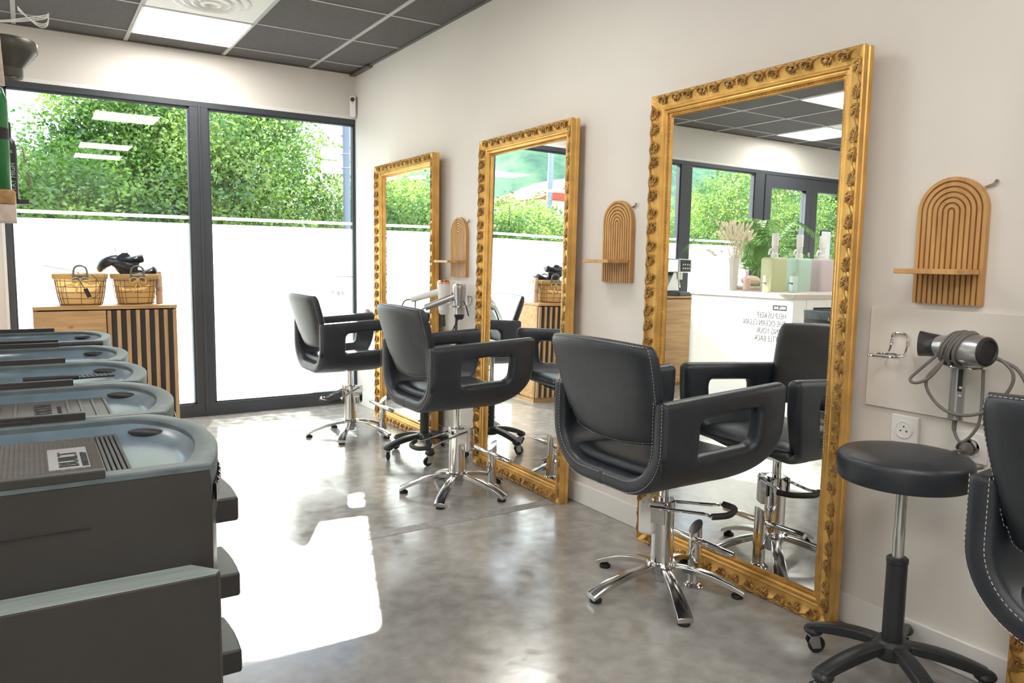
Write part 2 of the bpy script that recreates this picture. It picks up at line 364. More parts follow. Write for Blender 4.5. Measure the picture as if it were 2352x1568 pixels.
# anthracite frame members
fr = bpy.data.objects.new('trim_2', None); C.objects.link(fr); struct(fr); fr.location = (-1.1, 0, 0)
def bar(x0, x1, z0, z1, y0=-.0, y1=.07):
    b = BM(); box(b, x0 + 1.1, x1 + 1.1, y0, y1, z0, z1); obj('frame_bar', b, m_frame, fr, bevel=.002)
bar(-1.174, -1.055, .088, ZT - .034); bar(-2.245, -2.215, .088, ZT - .034); bar(-2.246, 0, ZT - .035, ZT + .002, -.002, .072); bar(-2.246, 0, 0, .09, -.002, .072); bar(-.008, 0, .088, ZT - .034)
b = BM(); box(b, -1.12 + 1.1, -1.105 + 1.1, -.012, .001, 0.02, ZT - .02); obj('frame_rib', b, m_frame, fr, bevel=.002)
fr2 = bpy.data.objects.new('trim_3', None); C.objects.link(fr2); struct(fr2); fr2.location = (-4.2, 0, 0)
def bar2(x0, x1, z0, z1, y0=0., y1=.07):
    b = BM(); box(b, x0 + 4.2, x1 + 4.2, y0, y1, z0, z1); obj('frame_bar', b, m_frame, fr2, bevel=.002)
bar2(-3.24, -3.18, .088, ZT - .034); bar2(-3.64, -3.49, .088, ZT - .034); bar2(-4.73, -4.58, 0, ZT - .034); bar2(XL, -3.18, ZT - .035, ZT + .002, -.002, .072); bar2(-4.58, -3.18, 0, .09, -.002, .072)
bar2(XL, -6.45, 0, ZT - .034)
def door(name, x0, x1):
    d = bpy.data.objects.new(name, None); C.objects.link(d); struct(d); d.location = (x0, .01, 0); w = x1 - x0
    b = BM(); box(b, 0, .1, -.02, .05, .01, ZT - .04); box(b, w - .1, w, -.02, .05, .01, ZT - .04); box(b, .1, w - .1, -.02, .05, ZT - .17, ZT - .04); box(b, .1, w - .1, -.02, .05, .01, .14)
    obj('door_frame', b, m_frame, d, bevel=.003)
    b = BM(); box(b, .1, w - .1, .01, .022, .14, ZT - .17); obj('glass', b, m_glass, d, smooth=False)
    b = BM(); box(b, .1, w - .1, .004, .008, .14, 1.10); obj('frosted_film', b, m_film, d, smooth=False)
    b = BM(); tube(b, [(.05, -.06, .9), (.05, -.06, 1.3)], .012, 10); tube(b, [(.05, -.02, .93), (.05, -.06, .93)], .008, 8); tube(b, [(.05, -.02, 1.27), (.05, -.06, 1.27)], .008, 8)
    obj('door_handle', b, m_brush, d)
door('door_1', -5.52, -4.735); door('door_2', -6.44, -5.525)
# lettering on the film of window_1 (seen from behind, so reversed)
for body, x, z, s in (('ART', -.085, .835, .052),):
    text('window_lettering', body, s, m_letdark, (x, .018, z), (pi / 2, 0, pi), None, ext=.0004, space=1.25)
L_ = bpy.data.objects['window_lettering']; L_.parent = w1; L_.location = (-.085 - w1.location.x, -.006, .835)
b = BM(); box(b, -.165 - w1.location.x, -.012 - w1.location.x, -.0065, -.0045, .978, .982)
def px_stroke(bm, pts, wd=.0016):
    for (x0, z0), (x1, z1) in zip(pts[:-1], pts[1:]): tube(bm, [(x0 - w1.location.x, -.0055, z0), (x1 - w1.location.x, -.0055, z1)], wd, 5)
for pts in ([(-.905, .855), (-.905, .815)], [(-.872, .865), (-.872, .82)], [(-.84, .825), (-.825, .84), (-.812, .842), (-.80, .855)], [(-.78, .865), (-.78, .82)], [(-.70, .86), (-.712, .84)], [(-.735, .855), (-.735, .84)],
            [(-.565, .768), (-.565, .735)], [(-.62, .765), (-.62, .75)], [(-.655, .752), (-.645, .747), (-.635, .75)], [(-.70, .745), (-.70, .735)], [(-.733, .745), (-.733, .72)]): px_stroke(b, pts)
obj('window_line', b, m_letdark, w1, smooth=False)

# ------------------------------------------------------------------ gilded mirrors
def sweep_rect(bm, prof, w, h):
    # prof: (u outward from inner edge, d forward); local frame: Y across, Z up, forward = -X
    cols = []
    for u, d in prof:
        cols.append([bm.verts.new((-d, sy * (w / 2 + u), h / 2 + sz * (h / 2 + u))) for sy, sz in ((-1, -1), (1, -1), (1, 1), (-1, 1))])
    for i in range(len(prof) - 1):
        for k in range(4): bm.faces.new((cols[i][k], cols[i][(k + 1) % 4], cols[i + 1][(k + 1) % 4], cols[i + 1][k]))
def mirror(y0, y1, xf, tilt, yaw, label, full=True):
    fw_ = .082; W_ = y1 - y0; Ht = 1.75
    r = thing('gilded_mirror', label, 'mirror', (0, 0, 0))
    r.location = (xf + .05, (y0 + y1) / 2, 0.0); r.rotation_euler = (0, tilt, yaw)
    iw, ih = W_ - 2 * fw_, Ht - 2 * fw_
    prof = [(0, .010), (.004, .018), (.012, .019), (.014, .026), (.020, .029), (.025, .028), (.028, .034), (.034, .036), (.037, .034), (.050, .036), (.066, .044), (.074, .048), (.080, .050), (.0835, .046), (.0835, .034), (.080, .031), (.080, .022), (.0835, .019), (.0835, .002), (.078, 0)]
    b = BM(); sweep_rect(b, prof, iw, ih)
    box(b, -.004, 0, -W_ / 2 + .006, W_ / 2 - .006, -fw_ + .006, ih + fw_ - .006)
    f = obj('frame', b, m_gold, r, sharp=25); f.location = (0, 0, fw_)
    b = BM(); box(b, -.0105, -.005, -iw / 2 - .003, iw / 2 + .003, -.003, ih + .003); g = obj('mirror_glass', b, m_mirror, r, smooth=False); g.location = (0, 0, fw_)
    # carved scrolls, shells and roses round the outer band
    b = BM(); rn = random.Random(3)
    def path(s, u):
        # s along a rectangle perimeter, returns position at offset u + side index
        per = [(iw + 2 * u, 0), (ih + 2 * u, 1), (iw + 2 * u, 2), (ih + 2 * u, 3)]
    def P(side, t, u, d):
        # t centred coordinate along the side
        if side == 0: return Vector((-d, t, -u))
        if side == 2: return Vector((-d, -t, ih + u))
        if side == 1: return Vector((-d, iw / 2 + u, ih / 2 + t))
        return Vector((-d, -iw / 2 - u, ih / 2 - t))
    def base_d(u): return .0395 + max(0, (u - .05)) * .48
    for side, L in ((0, iw), (1, ih), (2, iw), (3, ih)):
        Lt = L + .10; n = int(round(Lt / .062)); st = Lt / n
        for i in range(n):
            t0 = -Lt / 2 + (i + .5) * st
            sgn = 1 if i % 2 else -1
            # C scroll
            pts = []
            for k in range(9):
                a = -0.3 * pi + k / 8 * 1.5 * pi; rr = .024 * (1 - .45 * k / 8)
                pts.append(P(side, t0 + sgn * (rr * cos(a)) , .064 + rr * sin(a) * .62, base_d(.064) + .003))
            tube(b, pts, [.0028 + .0032 * sin(pi * k / 8) for k in range(9)], 6)
            if i % 2 == 0:
                for k in range(6):   # rosette
                    a = 2 * pi * k / 6; ell(b, P(side, t0 + .0085 * cos(a), .058 + .0085 * sin(a), base_d(.058) + .001), (.0045, .0055, .0055), u=6, v=4)
                ell(b, P(side, t0, .058, base_d(.058) + .004), (.005, .004, .004), u=6, v=4)
            else:
                for k in range(5):   # shell fan
                    a = radians(-150 + 30 * k) ; q0 = P(side, t0, .068, base_d(.068)); q1 = P(side, t0 + .018 * cos(a), .068 + .022 * sin(a), base_d(.055) - .002)
                    tube(b, [q0, q0.lerp(q1, .5) + Vector((-.004, 0, 0)), q1], [.001, .0036, .002], 5)
            # leaf link along the edge
            q = [P(side, t0 - st * .5 + st * k / 6, .072 + .004 * sin(pi * 2 * k / 6), base_d(.074) + .002) for k in range(7)]
            tube(b, q, [.0015, .003, .0042, .003, .0042, .003, .0015], 5)
    cvo = obj('carved_border', b, m_golddk, r, weld=False); cvo.location = (0, 0, fw_)
    # leaf beading along the inner edge
    b = BM()
    for side, L in ((0, iw), (1, ih), (2, iw), (3, ih)):
        n = int(L / .0095)
        for i in range(n):
            t0 = -L / 2 + (i + .5) * L / n
            a = P(side, t0 - .0035, .0065, .0180); c = P(side, t0 + .0035, .0115, .0195)
            tube(b, [a, a.lerp(c, .5) + Vector((-.002, 0, 0)), c], [.0012, .0027, .0012], 5)
    bd = obj('inner_beading', b, m_gold, r, weld=False); bd.location = (0, 0, fw_)
    return r
mirror(-4.252, -3.366, -.095, .004, 0, 'tall gold framed mirror nearest the camera, behind the closest styling chair')
mirror(-2.850, -2.003, -.100, .014, -.02, 'tall gold framed mirror in the middle of the wall, leaning behind the second styling chair')
mirror(-1.490, -.595, -.095, .001, 0, 'tall gold framed mirror nearest the window, behind the furthest styling chair')
mirror(-5.640, -4.757, -.095, .004, 0, 'gold frame cut off at the bottom right corner, behind the chair at the right edge')

# ------------------------------------------------------------------ styling chair
def poly_dist(p, poly):
    best = 9
    for i in range(len(poly) - 1):
        a, c = poly[i], poly[i + 1]; ax, ay = a; bx, by = c; dx, dy = bx - ax, by - ay; L = dx * dx + dy * dy
        t_ = 0 if L == 0 else max(0, min(1, ((p[0] - ax) * dx + (p[1] - ay) * dy) / L))
        best = min(best, math.hypot(p[0] - ax - t_ * dx, p[1] - ay - t_ * dy))
    return best
def round_poly(pts, rad, seg=5):
    out = []; n = len(pts)
    for i in range(n):
        p0, p1, p2 = Vector(pts[i - 1]), Vector(pts[i]), Vector(pts[(i + 1) % n]); r = rad[i] if isinstance(rad, (list, tuple)) else rad
        if r <= 0: out.append(tuple(p1)); continue
        a = p1 + (p0 - p1).normalized() * min(r, (p0 - p1).length * .49); c = p1 + (p2 - p1).normalized() * min(r, (p2 - p1).length * .49)
        for k in range(seg + 1):
            t_ = k / seg; out.append(tuple((1 - t_) ** 2 * a + 2 * t_ * (1 - t_) * p1 + t_ * t_ * c))
    return out
HW, RC, ZTOP, ZARC, TH = .25, .15, .715, .585, .052   # half width (mid surface), corner radius
def bend(x, s, off, sgn):
    L1 = ZTOP - ZARC; La = RC * pi / 2
    rise = .026 * (x + .28) / .54 * max(0, 1 - s / .2)
    if s < L1: y, z, ny, nz = HW, ZTOP - s, 1, 0
    elif s < L1 + La:
        a = (s - L1) / RC; y = HW - RC + RC * cos(a); z = ZARC - RC * sin(a); ny, nz = cos(a), -sin(a)
    else: y = HW - RC - (s - L1 - La); z = ZARC - RC; ny, nz = 0, -1
    return Vector((x, sgn * (y + ny * off), z + nz * off + rise))
def ray_hit(c, a, poly):
    dx, dy = cos(a), sin(a); best = None
    for i in range(len(poly)):
        p, q = poly[i], poly[(i + 1) % len(poly)]; ex, ey = q[0] - p[0], q[1] - p[1]; den = dx * ey - dy * ex
        if abs(den) < 1e-12: continue
        t_ = ((p[0] - c[0]) * ey - (p[1] - c[1]) * ex) / den; u_ = ((p[0] - c[0]) * dy - (p[1] - c[1]) * dx) / den
        if t_ > 0 and -1e-6 <= u_ <= 1 + 1e-6 and (best is None or t_ < best): best = t_
    return (c[0] + dx * best, c[1] + dy * best)
def make_shell(parent):
    SM = (ZTOP - ZARC) + RC * pi / 2 + HW - RC
    outl = round_poly([(-.275, 0), (.268, 0), (.262, .15), (.205, .24), (.125, .31), (.085, SM), (-.275, SM)], [.015, .028, .07, .08, .06, 0, 0], 6)
    # remove rounding-induced centre line motion: last two points stay on s = SM
    hole = round_poly([(-.118, .068), (.142, .062), (.128, .172), (-.122, .182)], .03, 6)
    hc = (.005, .12); NA = 160
    angs = sorted([2 * pi * k / NA - pi for k in range(NA)] + [atan2(p[1] - hc[1], p[0] - hc[0]) for p in outl + hole])
    a2 = [angs[0]]
    for a in angs[1:]:
        if a - a2[-1] > .006: a2.append(a)
    angs = a2
    edge_open = [p for p in outl]
    k0 = outl.index((.085, SM)) if (.085, SM) in outl else None
    # open polyline without the centre line
    i_c = [i for i, p in enumerate(outl) if abs(p[1] - SM) < 1e-6]
    op = outl[i_c[-1]:] + outl[:i_c[0] + 1]
    hl = hole + [hole[0]]
    fr_ = [0, .012, .035, .07, .13, .25, .4, .55, .7, .82, .90, .95, .978, .992, 1]
    b = BM(); R_ = .016
    def build(sgn):
        G = []
        for fi, f in enumerate(fr_):
            ring = []
            for a in angs:
                h_, o_ = ray_hit(hc, a, hole), ray_hit(hc, a, outl)
                x = h_[0] + (o_[0] - h_[0]) * f; s = h_[1] + (o_[1] - h_[1]) * f
                d = min(poly_dist((x, s), op), poly_dist((x, s), hl)); hh = TH / 2 * sqrt(max(0, 1 - (1 - min(d / R_, 1)) ** 2))
                hh += .003 * (1 - (1 - min(d / .05, 1)) ** 2) if d > 0.0005 else 0
                po, pi_ = b.verts.new(bend(x, s, hh, sgn)), b.verts.new(bend(x, s, -hh, sgn))
                ring.append((po, pi_))
            G.append(ring)
        n = len(angs)
        for i in range(len(G) - 1):
            for k in range(n):
                for q in (0, 1):
                    vs = [G[i][k][q], G[i][(k + 1) % n][q], G[i + 1][(k + 1) % n][q], G[i + 1][k][q]]
                    if q: vs = vs[::-1]
                    b.faces.new(vs)
    build(1); build(-1)
    bmesh.ops.remove_doubles(b, verts=b.verts, dist=4e-4)
    o = obj('shell', b, m_leather, parent, sharp=50)
    return o
def dashes(bm, pts, L=.006, gap=.0045, r=.0009):
    pts = [Vector(p) for p in pts]; acc = 0; seg = []
    tot = 0; cum = [0]
    for a, c in zip(pts[:-1], pts[1:]): tot += (c - a).length; cum.append(tot)
    def at(d):
        for i in range(len(cum) - 1):
            if cum[i + 1] >= d: return pts[i].lerp(pts[i + 1], (d - cum[i]) / max(1e-9, cum[i + 1] - cum[i]))
        return pts[-1]
    d = 0
    while d + L < tot:
        tube(bm, [at(d), at(d + L)], r, 4); d += L + gap
def make_back(parent):
    # upholstered back: grid w (across) x v (up); slightly dished and leaning back
    NU, NV = 17, 15
    def P(u, v, side):   # u in -1..1, v in 0..1, side -1 rear, +1 front
        hw = .212 + .046 * v ** .8 - .022 * v ** 14
        lean_x = -.238 - .088 * v
        z = .555 + .325 * v
        dish = .030 * (u * u)          # edges come forward
        thick = (.034 - .006 * v)
        c = 1 - abs(u) ** 10; cv = 1 - abs(2 * v - 1) ** 14
        puff = thick * (max(0, c) ** .5) * (max(0, cv) ** .4)
        y = u * hw - (0)
        z -= .020 * (1 - v) * (1 - (1 - u * u)) * -1 if v < .2 else 0
        crown = .010 * (1 - u * u) * v ** 6
        x = lean_x + dish + side * puff - (1 - v) ** 2 * -.01
        return Vector((x, y, z + crown))
    us = [sin(pi / 2 * (2 * i / (NU - 1) - 1)) for i in range(NU)]; vs_ = [.5 + .5 * sin(pi / 2 * (2 * j / (NV - 1) - 1)) for j in range(NV)]
    b = BM(); G = {}
    for sd in (-1, 1):
        for i, u in enumerate(us):
            for j, v in enumerate(vs_): G[sd, i, j] = b.verts.new(P(u, v, sd))
    for sd in (-1, 1):
        for i in range(NU - 1):
            for j in range(NV - 1):
                f = [G[sd, i, j], G[sd, i + 1, j], G[sd, i + 1, j + 1], G[sd, i, j + 1]]
                b.faces.new(f if sd > 0 else f[::-1])
    o = obj('backrest', b, m_leather, parent, sharp=75)
    b = BM()
    loop = [P(u, .985, -1) for u in [x / 20 * .965 for x in range(-20, 21)]]
    sideR = [P(.965, v / 20, -1) for v in range(19, 0, -1)]; bot = [P(u, .03, -1) for u in [x / 20 * .965 for x in range(20, -21, -1)]]; sideL = [P(-.965, v / 20, -1) for v in range(1, 20)]
    lp = [p + Vector((-.0012, 0, 0)) for p in loop + sideR + bot + sideL + loop[:1]]
    dashes(b, lp)
    obj('stitching', b, m_stitch, o, smooth=False, weld=False)
def star_leg(bm, ang, R_=.265, z0=.095, z1=.028, w0=.030, w1=.052, th=.016):
    n = 12; pr = []
    for k in range(n + 1):
        f = k / n; r = .03 + (R_ + .01 - .03) * f; z = z0 - (z0 - z1) * f ** 2.1; w = w0 + (w1 - w0) * f ** 1.2; h = th * (1 + 1.2 * (1 - f) * f)
        pr.append((r, w, z, h))
    c_, s_ = cos(ang), sin(ang); rings = []
    for r, w, z, h in pr:
        ring = []
        for a, d in ((-.5, -h), (-.5, -.003), (-.36, 0), (.36, 0), (.5, -.003), (.5, -h)):
            ring.append(bm.verts.new((r * c_ - a * w * s_, r * s_ + a * w * c_, z + d)))
        rings.append(ring)
    for A, B in zip(rings[:-1], rings[1:]):
        for k in range(6): bm.faces.new((A[k], A[(k + 1) % 6], B[(k + 1) % 6], B[k]))
    bm.faces.new(rings[0][::-1]); bm.faces.new(rings[-1])
def make_chair(label, loc, base_rot, lever_rot, dz, drop=1.0, group='salon styling chairs'):
    r = thing('styling_chair', label, 'chair', loc, 0, group)
    up = []
    sh = make_shell(r); up.append(sh)
    for s in (-1, 1):
        for o_ in (TH / 2 - .008, -TH / 2 + .008):
            b = BM(); dashes(b, [bend(-.2745, k / 40 * .46, o_, s) + Vector((-.0035, 0, 0)) for k in range(41)])
            obj('stitching', b, m_stitch, sh, smooth=False, weld=False)
    b = BM(); box(b, -.281, -.262, -.2795, -.272, .52, .545); obj('tag', b, m_black, sh, bevel=.002)
    # seat cushion
    b = BM(); NU = 13
    def PS(u, v, top):
        x = -.235 + .455 * v; hw = .222; e = max(0, 1 - abs(u) ** 8) ** .5 * max(0, 1 - abs(2 * v - 1) ** 10) ** .5
        z = .478 + (.030 * e if top else -.030 * e) - .012 * sin(pi * v) * top + .01 * u * u
        if top and v > .85: z -= .02 * ((v - .85) / .15) ** 2
        return Vector((x, u * hw, z))
    us = [sin(pi / 2 * (2 * i / 14 - 1)) for i in range(15)]; vv = [.5 + .5 * sin(pi / 2 * (2 * j / 14 - 1)) for j in range(15)]
    G = {(t_, i, j): b.verts.new(PS(u, v, t_)) for t_ in (0, 1) for i, u in enumerate(us) for j, v in enumerate(vv)}
    for t_ in (0, 1):
        for i in range(14):
            for j in range(14): b.faces.new([G[t_, i, j], G[t_, i + 1, j], G[t_, i + 1, j + 1], G[t_, i, j + 1]])
    up.append(obj('seat', b, m_leather, r, sharp=75))
    make_back(r); up.append([c for c in r.children if c.name.startswith('backrest')][0])
    b = BM(); box(b, -.09, .09, -.08, .08, .402, .414); tube(b, [(-.1, -.06, .408), (-.1, .06, .408)], .008, 8); mp_ = obj('mounting_plate', b, m_brush, r, bevel=.002); up.append(mp_)
    for o in up: o.location.z += dz
    b = BM(); lathe(b, [(.0165, .28), (.0165, .405 + dz)], 24); obj('piston', b, m_chrome, r)
    b = BM(); lathe(b, [(.030, .045), (.038, .06), (.0385, .085), (.0385, .285), (.040, .287), (.040, .318), (.036, .322), (.017, .322), (.017, .318)], 36); obj('hydraulic_column', b, m_chrome, r)
    # five-star base
    b = BM(); lathe(b, [(.028, .035), (.030, .05), (.045, .075), (.052, .098), (.046, .106), (.038, .107)], 32); hub = obj('base_hub', b, m_alu, r)
    for k in range(5):
        a = base_rot + 2 * pi * k / 5
        b = BM(); star_leg(b, a); lg = obj('leg', b, m_alu, r, bevel=.0015, sharp=50)
        b = BM(); lathe(b, [(.020, 0), (.021, .008), (.016, .013), (.009, .014), (.009, .02)], 20, Matrix.Translation((.255 * cos(a), .255 * sin(a), 0))); obj('foot_pad', b, m_rubber, lg)
    # pump lever: bent chrome rod with a rubber sleeve
    lv = bpy.data.objects.new('pump_lever', None)
    b = BM(); c_, s_ = cos(lever_rot), sin(lever_rot)
    def LP(f, a, z): return Vector((f * c_ - a * s_, f * s_ + a * c_, z if z > .299 else .300 - (.300 - z) * drop))
    path = [LP(-.035, .048, .300), LP(.0, .048, .296), LP(.15, .055, .268), LP(.185, .075, .262), LP(.225, .045, .255), LP(.235, 0, .253), LP(.225, -.045, .255), LP(.185, -.075, .262), LP(.15, -.055, .268), LP(0, -.048, .296), LP(-.035, -.048, .300)]
    tube(b, catmull(path, 5), .0055, 10); lvo = obj('pump_lever', b, m_chrome, r)
    b = BM(); sl_ = catmull(path[3:8], 6); tube(b, sl_, .0105, 12); obj('rubber_sleeve', b, m_rubber, lvo)
    b = BM()
    for s in (-1, 1):
        vs = box(b, -.056, .02, s * .042 - .004, s * .042 + .004, .245, .318); bmesh.ops.rotate(b, verts=vs, cent=(0, 0, 0), matrix=Matrix.Rotation(lever_rot, 3, 'Z'))
    tube(b, [LP(-.035, -.056, .300), LP(-.035, .056, .300)], .007, 12); tube(b, [LP(-.048, -.05, .262), LP(-.048, .05, .262)], .0045, 10)
    obj('lever_bracket', b, m_chrome, r, bevel=.001)
    b = BM(); vs = box(b, -.074, -.02, -.047, .047, .200, .317); bmesh.ops.rotate(b, verts=vs, cent=(0, 0, 0), matrix=Matrix.Rotation(lever_rot, 3, 'Z')); obj('pump_housing', b, m_white if dz == 0 else m_chrome, r, bevel=.012, seg=3)
    return r
d = radians
ch1 = make_chair('black leather styling chair closest to the camera, in front of the nearest gold mirror', (-.345, -3.775, 0), d(171), d(-62), 0, -.35)
ch2 = make_chair('black leather styling chair second from the camera, in front of the middle gold mirror', (-.428, -2.445, 0), d(153), d(184), .028)
ch3 = make_chair('black leather styling chair furthest away, beside the big window', (-.442, -1.035, 0), d(166), d(212), .022)
ch4 = make_chair('black leather styling chair cut off at the right edge of the photo', (-.35, -5.16, 0), d(175), d(120), .01)

# ------------------------------------------------------------------ floor-mounted footrests
def footrest(x, y, label):
    r = thing('footrest_post', label, 'footrest', (x, y, 0), 0, None)
    b = BM(); n = 28
    lo = [b.verts.new((.0225 * cos(2 * pi * k / n), .0225 * sin(2 * pi * k / n), 0)) for k in range(n)]
    hi = [b.verts.new((.0225 * cos(2 * pi * k / n), .0225 * sin(2 * pi * k / n), .212 + .022 * cos(2 * pi * k / n))) for k in range(n)]
    b.faces.new(lo[::-1]); b.faces.new(hi)
    for k in range(n): b.faces.new((lo[k], lo[(k + 1) % n], hi[(k + 1) % n], hi[k]))
    obj('post', b, m_chrome, r)
    b = BM(); lathe(b, [(.036, 0), (.036, .004), (.031, .010), (.027, .012), (.0235, .018)], 32); obj('floor_flange', b, m_chrome, r)
    b = BM(); lathe(b, [(.004, -.185), (.0105, -.184), (.0115, -.182), (.0115, .182), (.0105, .184), (.004, .185)], 20, Matrix.Translation((-.012, 0, .172)) @ Matrix.Rotation(pi / 2, 4, 'X')); obj('crossbar', b, m_chrome, r)
footrest(-.222, -3.81, 'chrome footrest post with crossbar before the nearest gold mirror')
footrest(-.235, -2.455, 'chrome footrest post with crossbar before the middle gold mirror')
footrest(-.225, -1.05, 'chrome footrest post with crossbar before the mirror by the window')
footrest(-.225, -5.2, 'chrome footrest post with crossbar at the right edge of the photo')

# ------------------------------------------------------------------ rolling stools
def stool(x, y, rot, label, seat_z=.625, tilt=0):
    r = thing('rolling_stool', label, 'stool', (x, y, 0), rot, 'black rolling stools')
    b = BM(); lathe(b, [(.02, .085), (.045, .09), (.052, .105), (.048, .128), (.036, .138), (.034, .138)], 32); obj('base_hub', b, m_plblk, r)
    for k in range(5):
        a = 2 * pi * k / 5
        b = BM(); star_leg(b, a, .222, .132, .088, .042, .042, .022); lg = obj('leg', b, m_plblk, r, bevel=.004, sharp=50)
        b = BM(); ell(b, (.222 * cos(a), .222 * sin(a), .072), (.028, .028, .016), u=16, v=8)
        obj('leg_cap', b, m_plblk, lg)
        T_ = Matrix.Translation((.225 * cos(a), .225 * sin(a), 0)) @ Matrix.Rotation(a + 1.1 + k * .7, 4, 'Z')
        b = BM(); lathe(b, [(.009, .05), (.009, .068)], 12, T_)
        for s in (-1, 1):
            pr_ = [(-.022, .018), (.004, .018), (.016, .04), (.010, .056), (-.014, .056)]
            prism(b, [(p_[0], p_[1]) for p_ in pr_], s * .012 - .0012, s * .012 + .0012, T_ @ Matrix.Rotation(pi / 2, 4, 'X'))
        box(b, -.014, .012, -.013, .013, .052, .056, T_); cs = obj('caster', b, m_brush, lg)
        b = BM(); lathe(b, [(.006, -.009), (.019, -.009), (.024, -.006), (.025, 0), (.024, .006), (.019, .009), (.006, .009)], 24, T_ @ Matrix.Translation((-.014, 0, .025)) @ Matrix.Rotation(pi / 2, 4, 'X')); obj('caster_wheel', b, m_rubber, lg)
    b = BM(); lathe(b, [(.026, .13), (.0255, .345), (.027, .347), (.027, .358), (.022, .362), (.015, .362)], 28); obj('column_cover', b, m_plblk, r)
    b = BM(); lathe(b, [(.0145, .34), (.0145, .44), (.0135, .442), (.0135, .575)], 24); obj('gas_piston', b, m_brush, r)
    b = BM(); lathe(b, [(.055, .555), (.06, .562), (.06, .572)], 28); tube(b, [(-.02, -.03, .552), (-.09, -.12, .552), (-.125, -.165, .535)], .004, 8); ell(b, (-.13, -.172, .532), (.006, .006, .006))
    obj('seat_plate', b, m_chrome, r)
    b = BM(); lathe(b, [(.02, .566), (.142, .566), (.156, .570), (.161, .577), (.1615, .622), (.158, .631), (.152, .636), (.09, .643), (.03, .645), (.0001, .645)], 64)
    st = obj('seat', b, m_leather, r)
    return r
stool(-.245, -4.543, d(95), 'black round stool on casters standing beside the nearest gold mirror')
stool(-.26, -1.74, d(180), 'black stool on casters mostly hidden behind the second styling chair')

# ------------------------------------------------------------------ arch wall shelves
def arch_shelf(yc, z0, z1, label):
    r = thing('arch_wall_shelf', label, 'wall shelf', (0, yc, z0), 0, 'ribbed wooden arch shelves')
    hw = .092; Hh = z1 - z0; cz = Hh - hw
    def arch(w, z_low=0):
        return [(w, z_low)] + [(w * cos(a), cz + w * sin(a)) for a in [pi * k / 32 for k in range(33)]] + [(-w, z_low)]
    Mx = Matrix(((0, 0, -1, 0), (1, 0, 0, 0), (0, 1, 0, 0), (0, 0, 0, 1)))   # poly x->Y, y->Z, extrude -> -X
    b = BM(); prism(b, arch(hw), .002, .014, Mx); bk = obj('back_panel', b, m_beech, r, sharp=50)
    b = BM(); n = 6; step = hw / (n + .4); rw = step * .66
    for k in range(n):
        wo_ = hw - k * step; wi = wo_ - rw
        if wi < .002: 
            prism(b, arch(max(wo_, .004)), .013, .022, Mx); continue
        A, B_ = arch(wo_), arch(wi)
        poly = A + B_[::-1]
        va = [[b.verts.new(Mx @ Vector((p_[0], p_[1], h))) for p_ in A] for h in (.013, .022)]; vb = [[b.verts.new(Mx @ Vector((p_[0], p_[1], h))) for p_ in B_] for h in (.013, .022)]
        m_ = len(A)
        for i in range(m_ - 1):
            b.faces.new((va[1][i], va[1][i + 1], vb[1][i + 1], vb[1][i])); b.faces.new((va[0][i], va[0][i + 1], va[1][i + 1], va[1][i])); b.faces.new((vb[0][i], vb[0][i + 1], vb[1][i + 1], vb[1][i]))
        for i in (0, m_ - 1): b.faces.new((va[0][i], va[1][i], vb[1][i], vb[0][i]))
    prism(b, arch(.0055), .013, .022, Mx)
    obj('ribs', b, m_beech, r, sharp=50)
    b = BM(); box(b, -.135, -.012, -.085, .085, .082, .096); obj('shelf_board', b, m_beech, r, bevel=.002)
    b = BM()
    tube(b, [(-.002, -.075, Hh - .03), (-.008, -.096, Hh - .026), (-.010, -.105, Hh - .02)], .0035, 8); lathe(b, [(.004, 0), (.006, .004), (.003, .008)], 12, Matrix.Translation((-.010, -.105, Hh - .022))); obj('hanger_screw', b, m_brush, r)
arch_shelf(-4.497, 1.017, 1.360, 'ribbed wooden arch shelf between the nearest mirror and the right edge of the photo')
arch_shelf(-3.104, 1.034, 1.378, 'ribbed wooden arch shelf between the nearest and the middle mirror')
arch_shelf(-1.686, 1.022, 1.364, 'ribbed wooden arch shelf between the middle mirror and the window mirror')

# ------------------------------------------------------------------ white boards, tool rings, sockets
def board(y0, y1, label):
    b = BM(); box(b, -.012, -.0005, y0, y1, .702, 1.0); return tag(obj('wall_board', b, m_panel, None, bevel=.002), label, 'wall panel')
board(-4.78, -4.276, 'white wall board carrying the silver hair dryer and empty ring, by the nearest mirror')
board(-1.99, -1.50, 'white wall board behind the two hanging hair dryers, between middle and window mirrors')
board(-3.355, -2.87, 'white wall board mostly behind the nearest styling chair')
bpy.data.objects.remove(bpy.data.objects['wall_board.002'])
def ring_holder(y, z, label, col=None):
    r = thing('dryer_holder', label, 'holder', (0, y, z), 0)
    b = BM(); R_ = .045
    tube(b, [(-.085 + R_ * cos(a), R_ * sin(a), 0) for a in [2 * pi * k / 32 for k in range(32)]], .0032, 8, closed=True)
    obj('ring', b, m_chrome, r)
    b = BM(); tube(b, catmull([(-.045, -.024, 0), (-.03, -.024, .004), (-.02, -.024, .02), (-.016, -.024, .05), (-.018, -.014, .060), (-.018, .014, .060), (-.016, .024, .05), (-.02, .024, .02), (-.03, .024, .004), (-.045, .024, 0)], 4), .003, 8)
    for s in (-1, 1): ell(b, (-.016, s * .024, .035), (.005, .005, .007))
    obj('bracket', b, m_chrome, r)
ring_holder(-4.375, .866, 'empty chrome dryer ring on the white board beside the nearest mirror')
ring_holder(-4.60, .862, 'chrome dryer ring holding the silver hair dryer near the right edge')
ring_holder(-1.63, .868, 'chrome dryer ring holding the white hair dryer')
ring_holder(-1.82, .858, 'chrome dryer ring holding the silver dryer behind the second chair')
